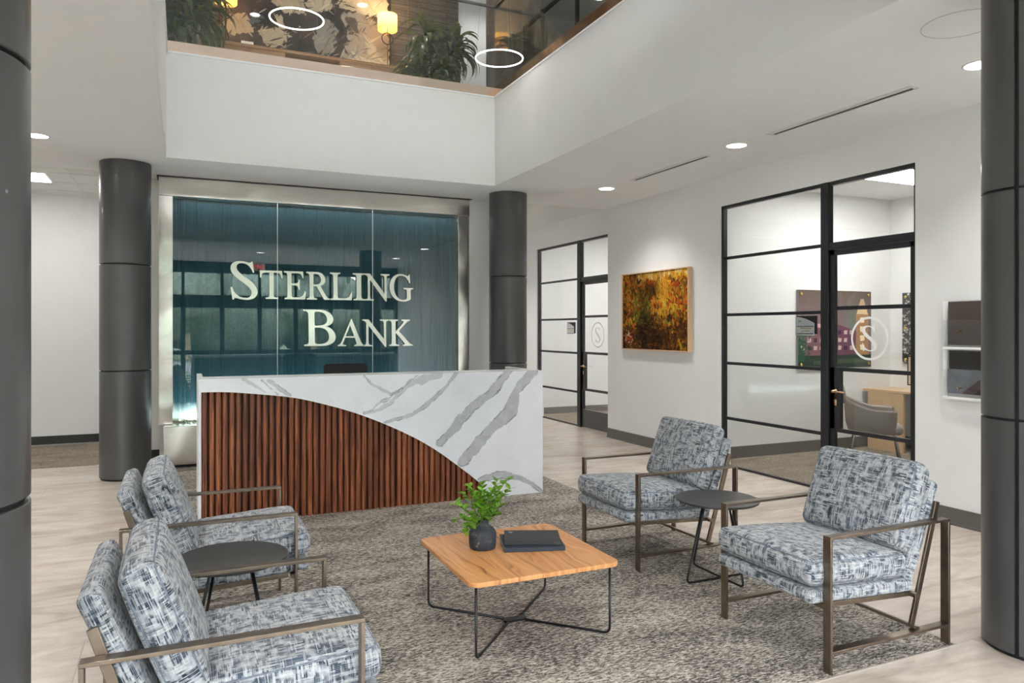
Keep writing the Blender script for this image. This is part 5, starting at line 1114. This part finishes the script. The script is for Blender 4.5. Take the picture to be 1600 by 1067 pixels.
# credenza
t = thing('credenza', 'long warm wood credenza with an open niche under the abstract painting', 'cabinet', (1.56, 10.16, ZU))
x0, x1, yf, yb, zt = .40, 2.73, 9.9, 10.41, 5.185
bm = bm_new(); box(bm, x0, x1, yf, yb, zt - .04, zt); obj('top', loc(bm, t), 'credenza_wood', t, .002)
bm = bm_new(); box(bm, x0, x0 + .03, yf, yb, ZU + .004, zt - .04); box(bm, x1 - .03, x1, yf, yb, ZU + .004, zt - .04); box(bm, 1.19, 1.21, yf + .01, yb, ZU + .004, zt - .04); box(bm, 1.92, 1.94, yf + .01, yb, ZU + .004, zt - .04); obj('carcass', loc(bm, t), 'credenza_wood', t)
bm = bm_new(); box(bm, x0, x1, yb - .02, yb, ZU + .004, zt - .04); obj('back_panel', loc(bm, t), 'joint_black', t)
for a, b in ((.43, .78), (.785, 1.19), (1.94, 2.345), (2.35, 2.70)):
    bm = bm_new(); box(bm, a, b, yf, yf + .02, zt - .24, zt - .045); dr = obj('drawer', loc(bm, t), 'credenza_wood', t, .001)
    bm = bm_new(); bmesh.ops.create_uvsphere(bm, u_segments=10, v_segments=6, radius=.009, matrix=Matrix.Translation((b - .06, yf - .006, zt - .13))); obj('knob', loc(bm, t), 'brass', dr)
    bm = bm_new(); box(bm, a, b, yf, yf + .02, ZU + .05, zt - .245); obj('door', loc(bm, t), 'credenza_wood', t, .001)
# small pale book leaning on the credenza
t = thing('white_booklet', 'small pale booklet propped on the credenza at the left', 'book', (.76, 10.05, 5.186)); bm = bm_new(); box(bm, -.075, .075, -.012, .012, .0, .095); xf(bm, Matrix.Rotation(-.35, 4, 'X')); obj('cover', bm, 'white_plastic', t)
# table lamps with ring bases
def ring_lamp(x, y, z, label):
    t = thing('table_lamp', label, 'lamp', (x, y, z), 0, 'ring base table lamps')
    bm = bm_new(); lathe(bm, [(.055, 0), (.055, .012), (.01, .016), (0, .016)], 28, cap=False); obj('base', bm, 'black_metal', t, smooth='auto')
    bm = bm_new(); tube(bm, [(0, 0, .01), (0, 0, .33)], .005, 8); tube(bm, [(0, 0, .49), (0, 0, .60)], .005, 8); obj('stem', bm, 'black_metal', t, smooth=True)
    bm = bm_new(); tube(bm, [(.078 * math.cos(2 * PI * k / 36), 0, .41 + .078 * math.sin(2 * PI * k / 36)) for k in range(36)], .008, 8, closed=True); obj('ring', bm, 'black_metal', t, smooth=True)
    bm = bm_new(); lathe(bm, [(.135, .525), (.135, .735)], 40, cap=False); obj('lamp_shade', bm, 'shade', t, smooth=True)
    bm = bm_new(); bmesh.ops.create_uvsphere(bm, u_segments=14, v_segments=8, radius=.03, matrix=Matrix.Translation((0, 0, .63))); obj('bulb', bm, 'bulb', t, smooth=True)
    light('table_lamp_glow', 'POINT', (x, y, z + .67), 9, (1, .66, .30), shadow_soft_size=.04); return t
ring_lamp(2.60, 10.03, 5.186, 'lit warm drum-shade table lamp at the right end of the credenza')
ring_lamp(.50, 10.03, 5.186, 'table lamp at the left end of the credenza, ring base showing')
# abstract canvas
H_, W_ = 330, 390
cv = np.zeros((H_, W_, 3)) + np.array((.052, .040, .032)); n_ = snoise(H_, W_, 50, 31, 4)[..., None]; cv = np.clip(cv * (1 + .9 * n_), 0, 1); q = random.Random(4)
cream, grey, dk, blu = (.62, .54, .40), (.30, .28, .25), (.02, .017, .015), (.10, .15, .18)
w__ = 2.29; h__ = 1.93     # canvas size in metres; its foot is what shows above the balustrade
def UV(px, py):  # picture pixel -> fraction of the canvas
    t_ = (px - 800) / 1145.; dx = .40953 + .91230 * t_; dy = .91230 - .40953 * t_; x = 10.36 * dx / dy; z = 1.55 + (514 - py) / 1145. * 10.36 / dy
    return ((x - .431) / w__, (5.30 + h__ - z) / h__)
for pl, c_ in (([(346, 33), (352, 22), (385, 18), (397, 50), (372, 53), (360, 55)], cream), ([(421, 0), (470, -30), (478, 22), (445, 20), (432, 8)], cream), ([(475, -40), (515, -60), (519, 15), (505, 20), (480, 15)], cream), ([(524, -60), (606, -60), (606, 30), (560, 20), (528, 10)], cream),
               ([(402, 45), (430, 40), (455, 55), (450, 62), (425, 75), (417, 72)], cream), ([(488, 60), (500, 35), (515, 30), (528, 45), (522, 80), (505, 88), (495, 80)], grey), ([(530, 20), (560, 18), (590, 35), (608, 60), (608, 104), (560, 95), (535, 88), (542, 60)], (.42, .37, .30)),
               ([(568, 55), (580, 60), (598, 95), (576, 90)], cream), ([(550, 80), (575, 92), (606, 100), (606, 106), (545, 95)], cream), ([(430, 25), (440, 22), (446, 45), (436, 44)], cream), ([(540, 25), (556, 28), (560, 50), (545, 55)], (.12, .10, .085))):
    polyfill(cv, [UV(*p_) for p_ in pl], c_, .12)
for i in range(420):
    px, py = q.uniform(345, 606), q.uniform(-40, 104); u, v = UV(px, py); base_ = cv[min(H_ - 1, max(0, int(v * H_))), min(W_ - 1, max(0, int(u * W_)))]
    f_ = q.uniform(.6, 1.35); dab(cv, u * W_, v * H_, q.uniform(8, 24), q.uniform(1, 3.), q.choice([-1.1, -.5, .9]) + q.gauss(0, .2), tuple(np.clip(base_ * f_, 0, .8)), .5)
for i in range(60):
    u, v = UV(q.uniform(395, 600), q.uniform(-10, 100)); dab(cv, u * W_, v * H_, q.uniform(6, 20), q.uniform(.8, 2), q.uniform(-1.2, .4), q.choice([dk, cream, dk, blu, (.35, .20, .10)]), .4)
for i in range(30): u, v = UV(q.gauss(400, 8), q.gauss(28, 5)); dab(cv, u * W_, v * H_, q.uniform(3, 8), q.uniform(2, 4), 0, blu, .6)
ab = picture('abstract_painting', 'large brown, cream and grey abstract painting above the upstairs credenza', 'painting', w__, h__, cv, 'canvas_paint', .05, ('black_metal', .012))
ab.location = (.431 + w__ / 2, 10.418, 5.30 + h__ / 2)

# strap-leaved potted plants
def strap_plant(x, y, label, seed, H, R, ncane, nleaf, ln, group='potted dracaenas upstairs'):
    r = random.Random(seed); t = thing('potted_dracaena', label, 'plant', (x, y, ZU + .002), 0, group)
    bm = bm_new(); lathe(bm, [(0, 0), (.13, 0), (.16, .28), (.145, .28), (.14, .26), (0, .26)], 32, cap=False); pot = obj('planter', bm, 'plant_pot', t, smooth='auto')
    bm = bm_new(); lathe(bm, [(0, .262), (.139, .262)], 24, cap=False); obj('soil', bm, 'soil', pot)
    sb = bm_new(); lb = bm_new()
    for c in range(ncane):
        a = 2 * PI * c / ncane + r.uniform(-.3, .3); top = Vector((math.cos(a) * R * r.uniform(.3, .85), math.sin(a) * R * r.uniform(.3, .75), H * (r.uniform(.45, .95) if c else .95)))
        p0 = Vector((math.cos(a) * .05, math.sin(a) * .05, .25)); pts = [p0.lerp(top, k / 5) + Vector((0, 0, .02 * math.sin(k))) for k in range(6)]; tube(sb, pts, .014, 8)
        for k in range(nleaf):
            f = k / nleaf; b = r.uniform(0, 2 * PI); el = 1.35 - 1.5 * f + r.uniform(-.15, .15); p = top - Vector((0, 0, f * .16)); L = ln * r.uniform(.75, 1.15); dx = Vector((math.cos(b), math.sin(b), 0)); w0 = r.uniform(.024, .040)
            prev = None; pos = p.copy(); e = el; nseg = 8; s = Vector((-math.sin(b), math.cos(b), 0))
            for i in range(nseg + 1):
                tt = i / nseg; wd = w0 * (math.sin(PI * min(.98, tt * .85 + .13)) ** .7); up_ = (dx * -math.sin(e) + Vector((0, 0, math.cos(e))))
                row = (lb.verts.new(pos - s * wd + up_ * wd * .3), lb.verts.new(pos), lb.verts.new(pos + s * wd + up_ * wd * .3))
                if prev:
                    for m_ in (0, 1): fc = lb.faces.new((prev[m_], prev[m_ + 1], row[m_ + 1], row[m_])); fc.smooth = True
                prev = row; pos = pos + (dx * math.cos(e) + Vector((0, 0, math.sin(e)))) * L / nseg; e -= r.uniform(.20, .34)
    obj('canes', sb, 'cane', t, smooth=True); obj('foliage', lb, 'leaf_dark', t, fix=False); return t
strap_plant(2.98, 9.2, 'dark green strap-leaved potted plant upstairs near the glass corner', 8, 1.10, .42, 11, 26, .44)
strap_plant(.05, 9.0, 'dense dark green potted plant upstairs at the left end of the balcony', 3, 1.25, .32, 8, 28, .42)
# halo pendants
def halo(x, y, z, r, label, mat, tk=.0075):
    t = thing('ring_pendant', label, 'pendant light', (x, y, z), 0, 'glowing ring pendants')
    bm = bm_new(); tube(bm, [(r * math.cos(2 * PI * k / 72), r * math.sin(2 * PI * k / 72), 0) for k in range(72)], tk, 10, closed=True); obj('light_ring', bm, mat, t, smooth=True)
    bm = bm_new()
    for k in range(3): a = 2 * PI * k / 3 + PI / 6; tube(bm, [(r * math.cos(a), r * math.sin(a), .012), (0, 0, 7.29 - z)], .0012, 5)
    obj('suspension_wires', bm, 'steel_dark', t); bm = bm_new(); lathe(bm, [(.06, 7.27 - z), (.06, 7.3 - z)], 24); obj('ceiling_canopy', bm, 'white_lacquer', t)
    return t
halo(1.235, 9.0, 5.235, .31, 'glowing warm ring pendant in front of the abstract painting', 'ring_light')
halo(3.04, 7.10, 4.40, .249, 'glowing white ring pendant by the glass balcony corner', 'ring_white', .0055)
for x, y in ((1.2, 2.2), (2.9, 3.4), (1.3, 5.2), (3.0, 5.2), (2.2, 9.0), (6.5, 7), (-2, 6), (4.6, 11)):
    downlight(x, y, 7.3, 'recessed downlight in the upper ceiling, seen only as reflections', .09, (30 if x > 4 else 85) if y > 8.5 else 16)

# ================================================================== DAYLIGHT AND AMBIENT
wd = bpy.data.worlds.new('sky'); bpy.context.scene.world = wd; wd.use_nodes = True; nt = wd.node_tree; nt.nodes.clear()
tc = nt.nodes.new('ShaderNodeTexCoord'); sp = nt.nodes.new('ShaderNodeSeparateXYZ'); rp = nt.nodes.new('ShaderNodeValToRGB'); bg = nt.nodes.new('ShaderNodeBackground'); ou_ = nt.nodes.new('ShaderNodeOutputWorld')
nt.links.new(tc.outputs['Generated'], sp.inputs[0]); nt.links.new(sp.outputs[2], rp.inputs[0]); nt.links.new(rp.outputs[0], bg.inputs[0]); nt.links.new(bg.outputs[0], ou_.inputs[0])
cr = rp.color_ramp; cr.elements[0].position = 0.; cr.elements[0].color = (.90, .92, .92, 1); cr.elements[1].position = .6; cr.elements[1].color = (.78, .84, .93, 1)
bg.inputs[1].default_value = 7.0
for (x, z, w_, h_) in ((0, 1.55, 11.1, 3.0), (3, 5.58, 17, 1.45)):
    p = light('daylight_portal', 'AREA', (x, YB - .25, z), 1, (1, 1, 1), (-PI / 2, 0, 0), shape='RECTANGLE', size=w_, size_y=h_); p.data.cycles.is_portal = True

# ================================================================== CAMERA
cam = bpy.data.cameras.new('camera'); co_ = bpy.data.objects.new('camera', cam); C.objects.link(co_)
co_.location = (0, 0, 1.55); co_.rotation_euler = (PI / 2, 0, -math.atan2(514, 1145)); cam.sensor_width = 36; cam.lens = 1145 / 1600 * 36; cam.shift_y = -19.5 / 1600; cam.clip_start = .05; cam.clip_end = 300
sc = bpy.context.scene; sc.camera = co_
sc.view_settings.view_transform = 'Standard'; sc.view_settings.look = 'None'; sc.view_settings.gamma = 1; sc.view_settings.exposure = 1.38; sc.view_settings.use_curve_mapping = False
sc.cycles.use_denoising = True; sc.cycles.max_bounces = 10; sc.cycles.diffuse_bounces = 6; sc.cycles.glossy_bounces = 6; sc.cycles.transparent_max_bounces = 16; sc.cycles.sample_clamp_indirect = 8
